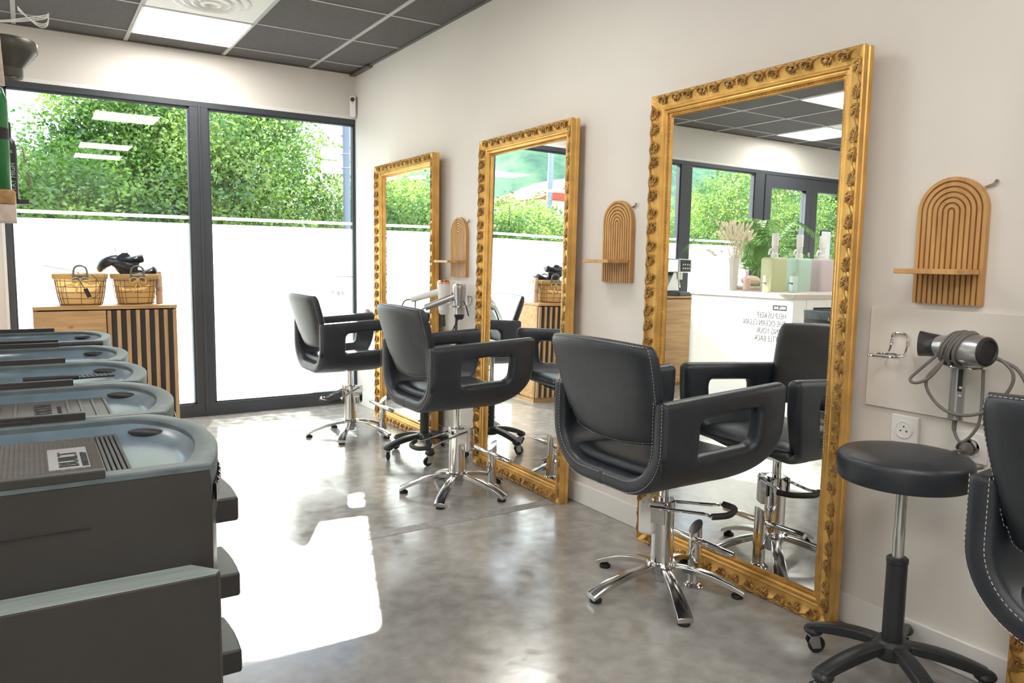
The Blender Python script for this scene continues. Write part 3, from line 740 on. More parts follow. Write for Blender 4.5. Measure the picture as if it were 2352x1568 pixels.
def socket(y, z, label, plug=False):
    r = thing('wall_socket', label, 'socket', (0, y, z), 0)
    b = BM(); box(b, -.012, 0, -.041, .041, -.041, .041); obj('cover_plate', b, m_white, r, bevel=.003)
    b = BM(); lathe(b, [(.0265, 0), (.0265, .003), (.0235, .004), (.0225, .002 if not plug else -.006), (.001, .002 if not plug else -.006)], 32, Matrix.Translation((-.012, 0, 0)) @ Matrix.Rotation(-pi / 2, 4, 'Y')); obj('round_insert', b, m_white, r)
    b = BM()
    for dy, dz_ in ((0, .009), (-.009, -.004), (.009, -.004)):
        lathe(b, [(.0024, 0), (.0024, .0006)], 10, Matrix.Translation((-.0142, dy, dz_)) @ Matrix.Rotation(-pi / 2, 4, 'Y'))
    obj('pin_holes', b, m_black, r)
socket(-4.402, .648, 'empty white wall socket above the round stool')
socket(-4.590, .636, 'white wall socket with the hair dryer plugged in', True)

# ------------------------------------------------------------------ hair dryers
def dryer_body(r, mb, mtx, L=.15, R_=.036, mcap=None):
    b = BM(); lathe(b, [(.026, 0), (.028, .01), (.031, .03), (.035, .06), (R_, .10), (R_ + .001, .135), (R_ - .001, .148)], 36, mtx); o = obj('barrel', b, mb, r)
    b = BM(); lathe(b, [(R_ - .001, .146), (R_ - .004, .152), (R_ - .010, .154), (R_ - .012, .150), (.0001, .152)], 36, mtx); obj('intake_grille', b, mcap or m_plblk, o)
    return o
hd = thing('hair_dryer', 'silver hair dryer with its cable wound round it, on the board near the right edge', 'hair dryer', (-.088, -4.582, .868), 0)
ax = Matrix.Translation((.0, .088, .046)) @ Matrix.Rotation(radians(6), 4, 'Z') @ Matrix.Rotation(pi / 2, 4, 'X')
ax = Matrix.Translation((.006, .065, .040)) @ Matrix.Rotation(radians(-14), 4, 'Z') @ Matrix.Rotation(pi / 2, 4, 'X')
bo = dryer_body(hd, m_silver, ax, R_=.0395)
b = BM(); prism(b, round_poly([(-.030, -.014), (.030, -.014), (.030, .014), (-.030, .014)], .006, 3), 0, .001, None); b.free()
b = BM()
sec = [(.029, .029, .006), (.031, .029, -.010), (.032, .020, -.028), (.035, .010, -.056)]
rings = []
for w_, h_, z_ in sec: rings.append([b.verts.new(ax @ Vector((h_ * cos(2 * pi * k / 24), w_ * sin(2 * pi * k / 24), z_))) for k in range(24)])
for A, B_ in zip(rings[:-1], rings[1:]):
    for k in range(24): b.faces.new((A[k], A[(k + 1) % 24], B_[(k + 1) % 24], B_[k]))
b.faces.new(rings[0]); b.faces.new(rings[-1])
obj('nozzle', b, m_plblk, hd)
b = BM(); lathe(b, [(.017, -.15), (.0185, -.148), (.0185, -.02), (.020, .02)], 28, Matrix.Translation((0, .0, 0))); hn = obj('handle', b, m_silver, hd)
hq = Matrix.Rotation(radians(222), 4, 'Z')
b = BM(); box(b, .0145, .0190, -.0058, .0058, -.072, -.012, hq); obj('switch_panel', b, m_black, hn, bevel=.002)
for z_ in (-.062, -.084):
    b = BM(); ell(b, hq @ Vector((.0185, .002, z_)), (.005, .005, .005), u=12, v=8); obj('button', b, m_silver, hn)
b = BM()
cab = [(0, 0, -.148), (.0, 0, -.18), (-.004, -.02, -.205), (0, -.045, -.18), (.005, -.06, -.13), (.01, -.055, 0), (.01, -.05, .05)]
tube(b, catmull(cab, 6), [.006 if i < 6 else .0042 for i in range(37)], 8)
# windings around the barrel
for k in range(5):
    o_ = -.012 + .0105 * k; pts = []
    for i in range(25):
        a = 2 * pi * i / 24; pts.append(ax @ Vector(((.0425 + .003 * (k % 2)) * cos(a), (.0425 + .003 * (k % 2)) * sin(a), .062 + o_ + .020 * sin(a) * (1 if k % 2 else .7))))
    tube(b, pts[:-1], .0042, 7, closed=True)
def loopy(P_): tube(b, catmull(P_, 6), .0042, 8)
loopy([(-.036, .038, .022), (-.045, .085, -.03), (-.05, .10, -.052), (-.05, .085, -.06), (-.045, .055, -.045), (-.04, .03, -.01), (-.03, .02, .02)])
loopy([(-.03, .03, .0), (-.04, .058, -.04), (-.035, .06, -.075), (-.028, .03, -.115), (-.02, -.01, -.132), (-.01, -.055, -.125), (0, -.09, -.10), (.0, -.125, -.05), (0, -.13, -.01), (0, -.10, .02), (.01, -.06, .025)])
loopy([(.0, -.09, .022), (.01, -.14, -.005), (.01, -.18, -.09), (.0, -.20, -.17)])
loopy([(-.004, -.02, -.205), (.02, .0, -.225), (.05, .012, -.235), (.07, .01, -.243)])
obj('cable', b, m_cable, hd, weld=False)
b = BM(); lathe(b, [(.014, 0), (.017, .006), (.017, .02), (.010, .035), (.006, .04)], 20, Matrix.Translation((.066, -.006, -.233)) @ Matrix.Rotation(-pi / 2, 4, 'Y')); obj('plug', b, m_cable, hd)
b = BM(); loopy([(.03, -.006, -.233), (.02, .02, -.25), (.03, .02, -.275), (.04, -.02, -.285), (.04, -.06, -.27)]); obj('plug_cable', b, m_cable, hd)

def small_dryer(loc, label, mb, mtop, hang, mcap, cables):
    r = thing('hair_dryer', label, 'hair dryer', loc, 0)
    up_ = Matrix.Identity(4)
    b = BM(); lathe(b, [(.030, -.075), (.030, -.03), (.034, .01), (.037, .05), (.038, .075)], 32); bo = obj('barrel', b, mb, r)
    b = BM(); lathe(b, [(.038, .075), (.0375, .088), (.031, .096), (.027, .096), (.024, .088), (.0001, .090)], 32); obj('intake_cap', b, mtop, r)
    b = BM(); lathe(b, [(.030, -.075), (.026, -.095), (.018, -.105)], 28); obj('nozzle_ring', b, mcap, r)
    hx, hy, hz = hang
    b = BM(); tube(b, catmull([(0, 0, .035), (hx * .4, hy * .4, .035 + hz * .4), (hx, hy, .035 + hz)], 6), [.021 - .003 * k / 12 for k in range(13)], 16); obj('handle', b, mb, r)
    for c_ in cables:
        b = BM(); tube(b, catmull(c_, 6), .004, 7); obj('cable', b, m_cabdk, r)
    return r
r_ = small_dryer((-.085, -1.63, .905), 'white hair dryer with rose gold cap hanging on the wall behind the second chair', m_white, m_rose, (-.15, .12, -.055), m_white,
    [[(-.15, .12, -.02), (-.18, .15, -.03), (-.19, .17, -.08), (-.17, .17, -.15)], [(-.13, .10, 0), (-.14, .09, -.08), (-.13, .08, -.16)]])
b = BM(); prism(b, round_poly([(-.016, -.07), (.016, -.07), (.008, 0), (-.008, 0)], .003, 2), -.004, .004, Matrix.Translation((0, 0, -.105)) @ Matrix.Rotation(pi / 2, 4, 'X') @ Matrix.Rotation(radians(25), 4, 'Y')); obj('nozzle', b, m_plblk, r_)
small_dryer((-.085, -1.825, .890), 'silver grey hair dryer pointing down with long cable, beside the white dryer', m_silver, m_brush, (-.17, .09, -.075), m_plblk,
    [[(-.17, .09, -.04), (-.21, .12, -.075), (-.24, .14, -.12)], [(-.02, 0, -.09), (-.03, -.01, -.16), (-.02, .0, -.24), (-.01, .01, -.30)], [(0, -.02, -.07), (-.01, .05, -.16), (-.01, .07, -.21), (-.01, .04, -.22), (0, .03, -.17), (.01, .05, -.08)], [(0, -.05, 0), (0, -.08, -.03), (.01, -.09, -.08)]])
r_ = thing('tool_rest', 'round dark grey disc with a white slot on the wall by the window', 'tool holder', (-.02, -.285, .70), 0)
b = BM(); lathe(b, [(.05, 0), (.05, .012), (.046, .018), (.001, .019)], 32, Matrix.Rotation(-pi / 2, 4, 'Y')); obj('disc', b, m_cable, r_)
b = BM(); box(b, -.024, -.015, -.006, .006, -.03, .04); obj('slot', b, m_white, r_, bevel=.001)
b = BM(); tube(b, [(.02, 0, .0), (.0, 0, 0)], .015, 12); obj('mount', b, m_plblk, r_)

# alarm camera in the corner
r_ = thing('alarm_detector', 'small white alarm detector with black lens in the ceiling corner above the window', 'detector', (-.026, -.03, 2.17), radians(-35))
b = BM(); prism(b, round_poly([(-.022, 0), (.022, 0), (.022, .155), (-.022, .155)], .016, 5), -.012, .022, Matrix.Rotation(pi / 2, 4, 'X')); obj('housing', b, m_white, r_, bevel=.004, seg=3)
b = BM(); lathe(b, [(.016, 0), (.016, .003), (.013, .006), (.001, .008)], 24, Matrix.Translation((0, -.022, .128)) @ Matrix.Rotation(pi / 2, 4, 'X')); ell(b, (0, -.023, .103), (.004, .002, .003)); obj('lens', b, m_black, r_)

# ------------------------------------------------------------------ black salon trolleys
TXO = -2.11
def nose_poly(inset=0.0, xl=-.20, hw=.1875, n=28):
    pts = []; h2 = hw - inset
    for k in range(n + 1):
        y = -hw + 2 * hw * k / n
        if y <= 0: x = .19 - .036 * (y / .19) ** 2
        else: x = .09 + .10 * sqrt(max(0, 1 - (y / .20) ** 2))
        pts.append((x - inset * 1.05, y * h2 / hw))
    pts.append((.055 - inset, h2))
    return [(xl + inset, -h2)] + pts + [(xl + inset, h2)]
def ring_faces(b, A, B_):
    n = len(A)
    for i in range(n): b.faces.new((A[i], A[(i + 1) % n], B_[(i + 1) % n], B_[i]))
def trolley(yc, label, kind, near_box=False):
    r = thing('salon_trolley', label, 'trolley', (TXO, yc, 0), 0, None)
    O, I, I2, I3 = nose_poly(), nose_poly(.026), nose_poly(.030), nose_poly(.040)
    def loop(b, poly, z): return [b.verts.new((x, y, z)) for x, y in poly]
    # rim
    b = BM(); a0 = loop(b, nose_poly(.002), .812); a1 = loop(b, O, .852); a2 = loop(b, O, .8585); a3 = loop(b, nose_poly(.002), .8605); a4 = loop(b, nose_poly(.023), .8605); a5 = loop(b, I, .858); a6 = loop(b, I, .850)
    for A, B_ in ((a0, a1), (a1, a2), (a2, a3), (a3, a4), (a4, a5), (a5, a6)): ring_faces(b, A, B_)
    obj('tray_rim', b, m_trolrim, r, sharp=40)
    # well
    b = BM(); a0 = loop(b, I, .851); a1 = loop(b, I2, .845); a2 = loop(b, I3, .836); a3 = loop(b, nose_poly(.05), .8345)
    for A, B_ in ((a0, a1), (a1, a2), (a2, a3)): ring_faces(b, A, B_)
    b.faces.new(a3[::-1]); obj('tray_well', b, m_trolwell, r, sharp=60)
    # dished thumb recess in the nose wall
    b = BM(); ell(b, (.119, .121, .842), (.007, .034, .007), Matrix.Rotation(radians(52), 4, 'Z'), 20, 10); obj('thumb_recess', b, m_trol, r)
    # body: nose section under the rim and side plates
    b = BM(); prism(b, nose_poly(.002), .782, .816); prism(b, nose_poly(.012), .09, .79); obj('body', b, m_trol, r, sharp=40)
    for s in (-1, 1):
        b = BM(); xe = .155 if s < 0 else .085
        box(b, -.2, xe, s * .1875 - (.0 if s < 0 else .008), s * .1875 + (.008 if s < 0 else 0), .10, .853 if s > 0 else .8545)
        sp_ = obj('side_panel', b, m_trol, r, bevel=.002)
    b = BM(); box(b, -.2, .0372, -.1885, -.176, .858, .8685); obj('side_rail', b, m_trol, r, bevel=.0015)
    b = BM(); box(b, -.2, -.035, .1745, .187, .858, .867); box(b, -.15, .0372, .176, .187, .858, .8725); obj('side_rail', b, m_trol, r, bevel=.0015)
    zs = [.778, .664, .546, .428, .310]
    for i, z in enumerate(zs):
        b = BM(); prism(b, nose_poly(.004, xl=-.05), z - .112, z - .003); dr = obj('drawer', b, m_trol, r, bevel=.002, sharp=40)
        b = BM(); hp = [(.15, -.062), (.214, -.062), (.2165, -.03), (.2175, 0), (.2165, .03), (.214, .062), (.15, .062)]
        prism(b, hp, z - .040, z - .004); obj('drawer_handle', b, m_trol, dr, bevel=.004)
    b = BM(); prism(b, nose_poly(.008), .065, .10); 
    for sx, sy in ((-.16, -.15), (-.16, .15), (.08, -.15), (.08, .15)):
        lathe(b, [(.006, .04), (.006, .07)], 10, Matrix.Translation((sx, sy, 0)))
    obj('chassis', b, m_trol, r)
    for sx, sy in ((-.16, -.15), (-.16, .15), (.08, -.15), (.08, .15)):
        b = BM(); lathe(b, [(.005, -.011), (.022, -.011), (.026, -.007), (.026, .007), (.022, .011), (.005, .011)], 20, Matrix.Translation((sx, sy, .026)) @ Matrix.Rotation(pi / 2, 4, 'X')); obj('caster_wheel', b, m_rubber, r)
    # silver name strip wrapped on the nose
    b = BM(); np_ = [p for p in nose_poly(-.0006)[1:-2] if -.178 < p[1] < -.02]
    va = [b.verts.new((x, y, .805)) for x, y in np_]; vb = [b.verts.new((x, y, .832)) for x, y in np_]
    for i in range(len(np_) - 1): b.faces.new((va[i], va[i + 1], vb[i + 1], vb[i]))
    stp = obj('name_strip', b, m_black, r, smooth=False)
    b = BM(); rl = random.Random(5)
    for i in range(len(np_) - 1):
        x0, y0 = np_[i]; x1, y1 = np_[i + 1]
        for q, (za, zb) in enumerate(((.807, .811), (.816, .819), (.826, .830))):
            if (i + q) % 3: continue
        px_, py_ = (x0 + x1) / 2 + .0012, (y0 + y1) / 2
        if i % 2 == 0: box(b, px_ - .0008, px_ + .0004, y0, y1 - .003, .8075, .8295)
        else: box(b, px_ - .0008, px_ + .0004, y0 + .001, y0 + .0035, .8075, .8295); box(b, px_ - .0008, px_ + .0004, y0, y1 - .002, .8075, .811); 
    obj('strip_lettering', b, m_silver, stp, smooth=False)
    if kind == 1:
        b = BM(); box(b, -.2, .046, -.148, .148, .8345, .838); mt = obj('knurled_mat', b, m_mat, r, smooth=False)
        b = BM()
        for fam in (1, -1):
            for k in range(-60, 61):
                c_ = k * .0066; seg_ = []
                for xx in np.linspace(-.2, .044, 30):
                    yy = fam * .55 * (xx + .08) + c_
                    if abs(yy) < .146: seg_.append((xx, yy))
                if len(seg_) > 1: tube(b, [(seg_[0][0], seg_[0][1], .838), (seg_[-1][0], seg_[-1][1], .838)], .0013, 4)
        obj('ridges', b, m_mat, mt, smooth=False, weld=False)
        b = BM()
        for k in range(5): tube(b, [(.049 + .0062 * k, -.148, .838), (.049 + .0062 * k, .148, .838)], .0022, 6)
        obj('edge_ribs', b, m_mat, mt, weld=False)
        b = BM(); box(b, -.018, .030, -.045, .078, .838, .8402); pl = obj('name_plate', b, m_plate, mt, bevel=.0008)
        text('embossed_name', 'BUILT', .034, m_letdark, (.017, -.038, .8406), (0, 0, pi / 2), pl, ext=.0008, sx=.98)
        text('embossed_subtitle', 'BARBERSHOP', .0115, m_letdark, (.0285, -.040, .8406), (0, 0, pi / 2), pl, ext=.0006, sx=1.15)
    elif kind == 2:
        b = BM(); box(b, -.2, .088, -.148, .148, .8345, .8375)
        for x in (-.115, -.085, -.06, .022, .043, .064, .085): box(b, x - .0025, x + .0025, -.135, .135, .8375, .8405)
        mt = obj('ribbed_mat', b, m_mat, r, bevel=.001)
        text('embossed_name', 'REDKEN', .040, m_letdark, (-.004, -.038, .838), (0, 0, pi / 2), mt, ext=.0008, sx=.95)
        text('embossed_subtitle', '5TH AVENUE NYC', .0095, m_letdark, (.011, -.005, .838), (0, 0, pi / 2), mt, ext=.0006)
    if near_box:
        b = BM(); prism(b, [(-.2, -.232), (.150, -.232), (.156, -.222), (.128, -.1875), (-.2, -.1875)], .06, .733); o = obj('side_box', b, m_trol, r, bevel=.002)
        b = BM(); prism(b, [(-.2, -.231), (.149, -.231), (.154, -.222), (.127, -.1885), (-.2, -.1885)], .7332, .7345); obj('side_box_lid', b, mat('pale_box_top', (0.33, 0.385, 0.365), .45, vscale=30, col2=(.22, .265, .255), stretch=(.3, 4, 4)), o, smooth=False)  # lid sheet in a paler, streaked grey-green than the box
        b = BM(); box(b, -.2, .02, -.1892, -.188, .800, .8012); obj('seam', b, m_black, r, smooth=False)
    return r
trolley(-4.4475, 'black drawer trolley closest to the camera, with a knurled lettered mat in its tray', 1, True)
trolley(-4.0715, 'black drawer trolley with a ribbed REDKEN mat in its tray, second in the row', 2)
trolley(-3.6955, 'black drawer trolley with a perforated brush in its tray, third in the row', 0)
trolley(-3.3195, 'black drawer trolley with empty tray, fourth in the row', 0)
trolley(-2.8175, 'black drawer trolley furthest from the camera in the row, set slightly apart', 0)
# perforated brush in tray three
br = thing('vent_brush', 'black perforated vent brush lying in the third trolley tray', 'brush', (-2.02, -3.665, .845), radians(8))
b = BM()
for k in range(8): box(b, -.033 + .009 * k - .0012, -.033 + .009 * k + .0012, -.016, .016, -.002, .002)
for y in (-.016, 0, .016): box(b, -.036, .036, y - .0022, y + .0022, -.002, .002)
obj('brush_head', b, m_plblk, br, smooth=False)
b = BM(); tube(b, [(-.034, 0, 0), (-.07, 0, .001), (-.14, .004, .0)], [.005, .006, .008], 10); obj('brush_handle', b, m_plblk, br)

# ------------------------------------------------------------------ cabinets and baskets
def cabinet(x0, x1, yf, yb, ht, label, slat_from=None):
    r = thing('oak_cabinet', label, 'cabinet', ((x0 + x1) / 2, (yf + yb) / 2, 0)); ox, oy = r.location.x, r.location.y
    X0, X1, Y0, Y1 = x0 - ox, x1 - ox, yf - oy, yb - oy
    b = BM(); box(b, X0, X0 + .018, Y0 + .004, Y1, .04, ht - .022); box(b, X1 - .018, X1, Y0 + .004, Y1, .04, ht - .022); box(b, X0, X1, Y1 - .01, Y1, .04, ht - .022); box(b, X0, X1, Y0 + .004, Y1, .04, .06); box(b, X0 + .01, X1 - .01, Y0 + .03, Y1 - .02, 0, .04)
    obj('carcass', b, m_oak, r, bevel=.001)
    b = BM(); box(b, X0 - .002, X1 + .002, Y0 - .012, Y1, ht - .02, ht); obj('top_board', b, m_oak, r, bevel=.0015)
    sx = (slat_from - ox) if slat_from is not None else X1
    mid = None
    b = BM(); box(b, X0 + .001, sx - .003, Y0 - .012, Y0 + .004, .045, ht - .027); obj('door', b, m_oak, r, bevel=.0015)
    if slat_from is not None:
        b = BM(); box(b, sx + .001, X1 - .002, Y0 - .004, Y0 + .004, .045, ht - .027); dr = obj('slatted_door', b, m_darkslot, r)
        b = BM(); n = 8; wd = X1 - sx
        for k in range(n):
            x = sx + .002 + k * (wd - .026) / (n - 1); box(b, x, x + .021, Y0 - .020, Y0 - .003, .045, ht - .027)
        obj('slats', b, m_oak2, dr, bevel=.001)
    return r
cabinet(-2.126, -1.363, -.47, -.10, .818, 'oak sideboard with dark slatted door under the two wire baskets', -1.752)
cabinet(-3.262, -2.72, -.50, -.12, .840, 'knotty oak cabinet carrying the coffee machine, seen in the nearest mirror')

m_cloth = leaf_mat('burlap_cloth', (.66, .44, .17), (.82, .60, .28), .45)
m_wire = mat('rusty_wire', (.16, .09, .045), .5, metal=.4)
m_clothg = mat('burlap_bow', (.72, .52, .24), .8, bump=.2, bscale=300)
def basket(x, y, z, w, label, seed):
    rn = random.Random(seed)
    r = thing('wire_basket', label, 'basket', (x, y, z), radians(rn.uniform(-4, 4)))
    dp = w * .72; h = .175
    def rr(f, k, n, off=0, rip=0):
        a = 2 * pi * k / n; sc = .80 + .20 * f ** .7; ex = 5
        c_, s_ = cos(a), sin(a); px_ = abs(c_) ** (2 / ex) * (1 if c_ > 0 else -1); py_ = abs(s_) ** (2 / ex) * (1 if s_ > 0 else -1)
        q = 1 + rip * .03 * sin(k * 2.3 + seed + f * 4)
        return Vector((px_ * (w / 2 * sc + off) * q, py_ * (dp / 2 * sc + off) * q, .006 + h * f))
    n = 56; b = BM(); prof = [(i / 9, -.006) for i in range(10)] + [(1.04, .002), (1.03, .009), (.90, .010), (.86, .008)]
    rings = [[b.verts.new(rr(f, k, n, o_, 1)) for k in range(n)] for f, o_ in prof]
    for A, B_ in zip(rings[:-1], rings[1:]): ring_faces(b, A, B_)
    b.faces.new(rings[0][::-1]); obj('cloth_liner', b, m_cloth, r, sharp=80)
    b = BM()
    for f in (0.0, .2, .4, .6, .8, .98): tube(b, [rr(f, k, 40, .002) + Vector((0, 0, rn.uniform(-.002, .002))) for k in range(40)], .0018 if 0 < f < .9 else .003, 6, closed=True)
    for k in range(22): tube(b, [rr(f, k + .5, 22, .003) for f in (0, .25, .5, .75, .98)], .0017, 5)
    for k in range(5): tube(b, [(-w * .36 + w * .18 * k, -dp * .38, .004), (-w * .36 + w * .18 * k, dp * .38, .004)], .0015, 5)
    obj('wire_frame', b, m_wire, r, weld=False)
    for s in (-1, 1):
        b = BM(); yy = s * (dp / 2 + .008); tube(b, catmull([(-.036, yy, h - .02), (-.036, yy, h + .02), (-.028, yy, h + .05), (0, yy, h + .062), (.028, yy, h + .05), (.036, yy, h + .02), (.036, yy, h - .02)], 5), .0055, 10)
        box(b, -.042, .042, yy - .005, yy + .004, h - .022, h + .004); obj('handle', b, m_cable, r)
    b = BM(); yy = -dp / 2 - .014
    for s in (-1, 1):
        tube(b, catmull([(0, yy, h - .02), (s * .02, yy - .006, h - .008), (s * .045, yy - .004, h - .02), (s * .035, yy - .004, h - .04), (0, yy, h - .022)], 5), .009, 6, squash=.35)
        tube(b, catmull([(0, yy, h - .022), (s * .012, yy - .003, h - .06), (s * .03, yy - .002, h - .10)], 5), .010, 6, squash=.3)
    ell(b, (0, yy - .004, h - .02), (.009, .006, .008)); obj('bow', b, m_clothg, r)
    return r
basket(-1.872, -.30, .819, .275, 'wire basket with cloth liner on the left of the sideboard, a cord hanging over it', 1)
basket(-1.575, -.30, .819, .245, 'wire basket with cloth liner on the right of the sideboard, heaped with a black cape', 2)
# cord with tag over left basket
ec = thing('electric_cord', 'thin black cord with a dark tag looped over the left wire basket', 'cord', (-1.86, -.40, .93), 0)
b = BM(); tube(b, catmull([(-.015, .02, .075), (-.03, -.03, .055), (-.005, -.038, .0), (.025, -.04, -.055), (.055, -.038, -.06), (.08, -.036, -.02), (.075, -.03, .03), (.05, -.02, .065), (.02, .02, .08), (-.03, .08, .085), (-.05, .1, .09)], 6), .0018, 6); obj('cord', b, m_cabdk, ec)
b = BM(); box(b, -.012, .012, -.044, -.038, -.065, -.01, Matrix.Rotation(radians(-22), 4, 'Y')); obj('paper_tag', b, m_black, ec, bevel=.002)
b = BM(); tube(b, [(-.20, .08, .125), (-.15, .08, .113), (-.10, .09, .105), (-.03, .09, .085), (.01, .09, .06)], .0022, 6); obj('wire_end', b, m_cable, ec)
# black folded cape heaped over right basket
m_cape = mat('black_pvc', (.03, .035, .045), .22, bump=.05, bscale=8)
r_ = thing('folded_cape', 'glossy black folded cape heaped on top of the right wire basket', 'cape', (-1.61, -.28, .995), 0)
def fold(bm, pts, ra, rb, n=18):
    # crumpled roll: elliptic tube with varying radii
    P_, T, U = frames(catmull(pts, 5)); rings = []
    m = len(P_)
    for i, p in enumerate(P_):
        f = i / (m - 1); V = T[i].cross(U[i]); e = min(1, 6 * f + .15, 6 * (1 - f) + .35)
        rings.append([bm.verts.new(p + (U[i] * ra * e * cos(2 * pi * k / n) + V * rb * e * sin(2 * pi * k / n)) * (1 + .13 * sin(3 * 2 * pi * k / n + f * 7))) for k in range(n)])
    for A, B_ in zip(rings[:-1], rings[1:]): ring_faces(bm, A, B_)
    bm.faces.new(rings[0][::-1]); bm.faces.new(rings[-1])
b = BM(); fold(b, [(-.155, 0, .02), (-.145, 0, .065), (-.10, 0, .09), (-.04, .01, .10), (.02, 0, .07)], .030, .06); obj('rolled_end', b, m_cape, r_)
b = BM(); fold(b, [(-.07, -.02, .115), (-.01, -.03, .06), (.05, -.03, .03)], .06, .035); fold(b, [(-.06, 0, .105), (.02, -.01, .10), (.085, 0, .112)], .028, .06); obj('fold', b, m_cape, r_)
b = BM(); fold(b, [(-.02, -.02, .01), (.06, -.02, .012), (.13, 0, .03), (.165, 0, .045)], .026, .05); obj('hanging_flap', b, m_cape, r_)
b = BM(); tube(b, [(-.062, -.02, .14), (-.07, -.02, .17)], .002, 6); obj('tie_end', b, m_cape, r_)
# spray can
def bottle(name, x, y, z, prof, m, label, cat, n=28):
    r = thing(name, label, cat, (x, y, z)); b = BM(); lathe(b, prof, n); obj('body', b, m, r); return r
m_beige = mat('beige_can', (.56, .40, .30), .4)
cn = bottle('spray_can', -1.437, -.31, .819, [(.018, 0), (.0205, .003), (.0205, .165), (.017, .178), (.010, .184)], m_beige, 'beige cylindrical can standing at the right end of the sideboard', 'can')
b = BM(); lathe(b, [(.0165, .176), (.0165, .198), (.013, .203), (.0001, .204)], 24); obj('cap', b, m_beige, cn)
text('can_lettering', "AUTHEN\nTIC\nBEAUTY", .010, m_letdark, (-.016, -.0212, .095), (pi / 2, 0, 0), cn, ext=.0003, line=.8)

# ------------------------------------------------------------------ refill counter seen in the mirror
m_counter = mat('white_laminate', (.84, .84, .82), .3); m_ctop = mat('beige_counter_top', (.58, .52, .46), .4, var=.05, vscale=12)
rc = thing('refill_counter', 'white reception counter with REFILL BAR lettering, seen in the nearest mirror', 'counter', (-3.45, -1.55, 0))
b = BM(); box(b, -.85, .85, -.53, .47, .0, .89); obj('body', b, m_counter, rc, bevel=.002)
b = BM(); box(b, -.86, .86, -.54, .48, .89, .925); obj('counter_top', b, m_ctop, rc, bevel=.002)
b = BM(); box(b, .70, .705, -.5305, -.529, .01, .885); obj('panel_seam', b, m_grid, rc, smooth=False)
b = BM(); box(b, .8502, .852, -.475, -.355, .805, .842); bd = obj('badge', b, m_black, rc, smooth=False)
text('badge_lettering', 'REFILL BAR', .027, m_white, (.8522, -.470, .814), (pi / 2, 0, pi / 2), bd, ext=.0004, sx=.78, weight=.0006)
text('counter_lettering', 'HELP US KEEP\nTHE OCEAN CLEAN\nBRING YOUR\nBOTTLE BACK', .062, m_black, (.8508, -.475, .742), (pi / 2, 0, pi / 2), rc, ext=.0003, sx=.70, line=.93, weight=-.0008)
def refill(x, y, col, col2, label, h=.275, w=.095, dp=.065, z=.925):
    r = thing('refill_container', label, 'container', (x, y, z), 0, None)
    m_ = mat('tinted_' + label.split()[0], col, .35, trans=.15)
    b = BM(); P0 = round_poly([(-w, -dp), (w, -dp), (w, dp), (-w, dp)], .03, 5)
    zs = [(0.0, .96), (.008, 1), (h - .02, 1), (h - .006, .95), (h, .84)]; rings = [[b.verts.new((x_ * s, y_ * s, z_)) for x_, y_ in P0] for z_, s in zs]
    for A, B_ in zip(rings[:-1], rings[1:]): ring_faces(b, A, B_)
    b.faces.new(rings[0][::-1]); b.faces.new(rings[-1]); obj('body', b, m_, r, sharp=50)
    b = BM(); lathe(b, [(.030, h), (.030, h + .03), (.024, h + .035), (.024, h + .09), (.028, h + .095), (.028, h + .185), (.024, h + .195), (.0001, h + .195)], 24)
    tube(b, catmull([(.02, 0, h + .06), (.05, 0, h + .065), (.066, 0, h + .045), (.068, 0, h + .02)], 5), .009, 10); obj('pump', b, m_white, r)
    return r
refill(-3.09, -1.5, (.66, .70, .42), None, 'olive green large refill container with white pump on the counter')
refill(-3.40, -1.5, (.56, .76, .66), None, 'mint large refill container with white pump on the counter')
refill(-3.70, -1.5, (.66, .56, .60), None, 'lilac large refill container with white pump on the counter')
def vial(x, y, col, label, h=.13, r0=.03):
    r = thing('sample_bottle', label, 'bottle', (x, y, .925)); m_ = mat('vial_' + label.split()[0], col, .3)
    b = BM(); lathe(b, [(r0 - .002, 0), (r0, .003), (r0, h - .01), (r0 - .004, h), (.012, h)], 28); obj('body', b, m_, r)
    text('bottle_lettering', 'AUTHEN\nTIC', .0105, m_black, (r0 + .0008, -.019, h * .55), (pi / 2, 0, pi / 2), r, ext=.0003, line=.8, weight=.0006)
    return r
vial(-2.72, -1.74, (.70, .72, .48), 'yellow-green small bottle before the olive refill container'); vial(-2.98, -1.78, (.62, .80, .76), 'pale-blue small bottle before the mint refill container')
vb = bottle('pink_bottle', -3.03, -1.28, .925, [(.026, 0), (.03, .004), (.03, .10), (.012, .125), (.012, .15), (.006, .155), (.006, .18)], mat('pink', (.85, .62, .58), .3), 'small pink bottle with pointed cap left of the olive refill container', 'bottle')
vs_ = thing('tall_vase', 'tall white vase of dried grasses on the counter, seen in the nearest mirror', 'vase', (-3.12, -1.06, .925))
b = BM(); lathe(b, [(.035, 0), (.036, .05), (.04, .18), (.052, .26), (.054, .27), (.050, .27), (.045, .2)], 12, caps=False); lathe(b, [(.035, 0), (.0001, .001)], 12, caps=False); obj('body', b, mat('white_ceramic', (.8, .78, .74), .4), vs_, sharp=20)
gs = thing('dried_grasses', 'bunch of cream dried grasses standing in the tall white vase', 'dried plant', (-3.12, -1.06, 1.19))
b = BM(); rn = random.Random(9)
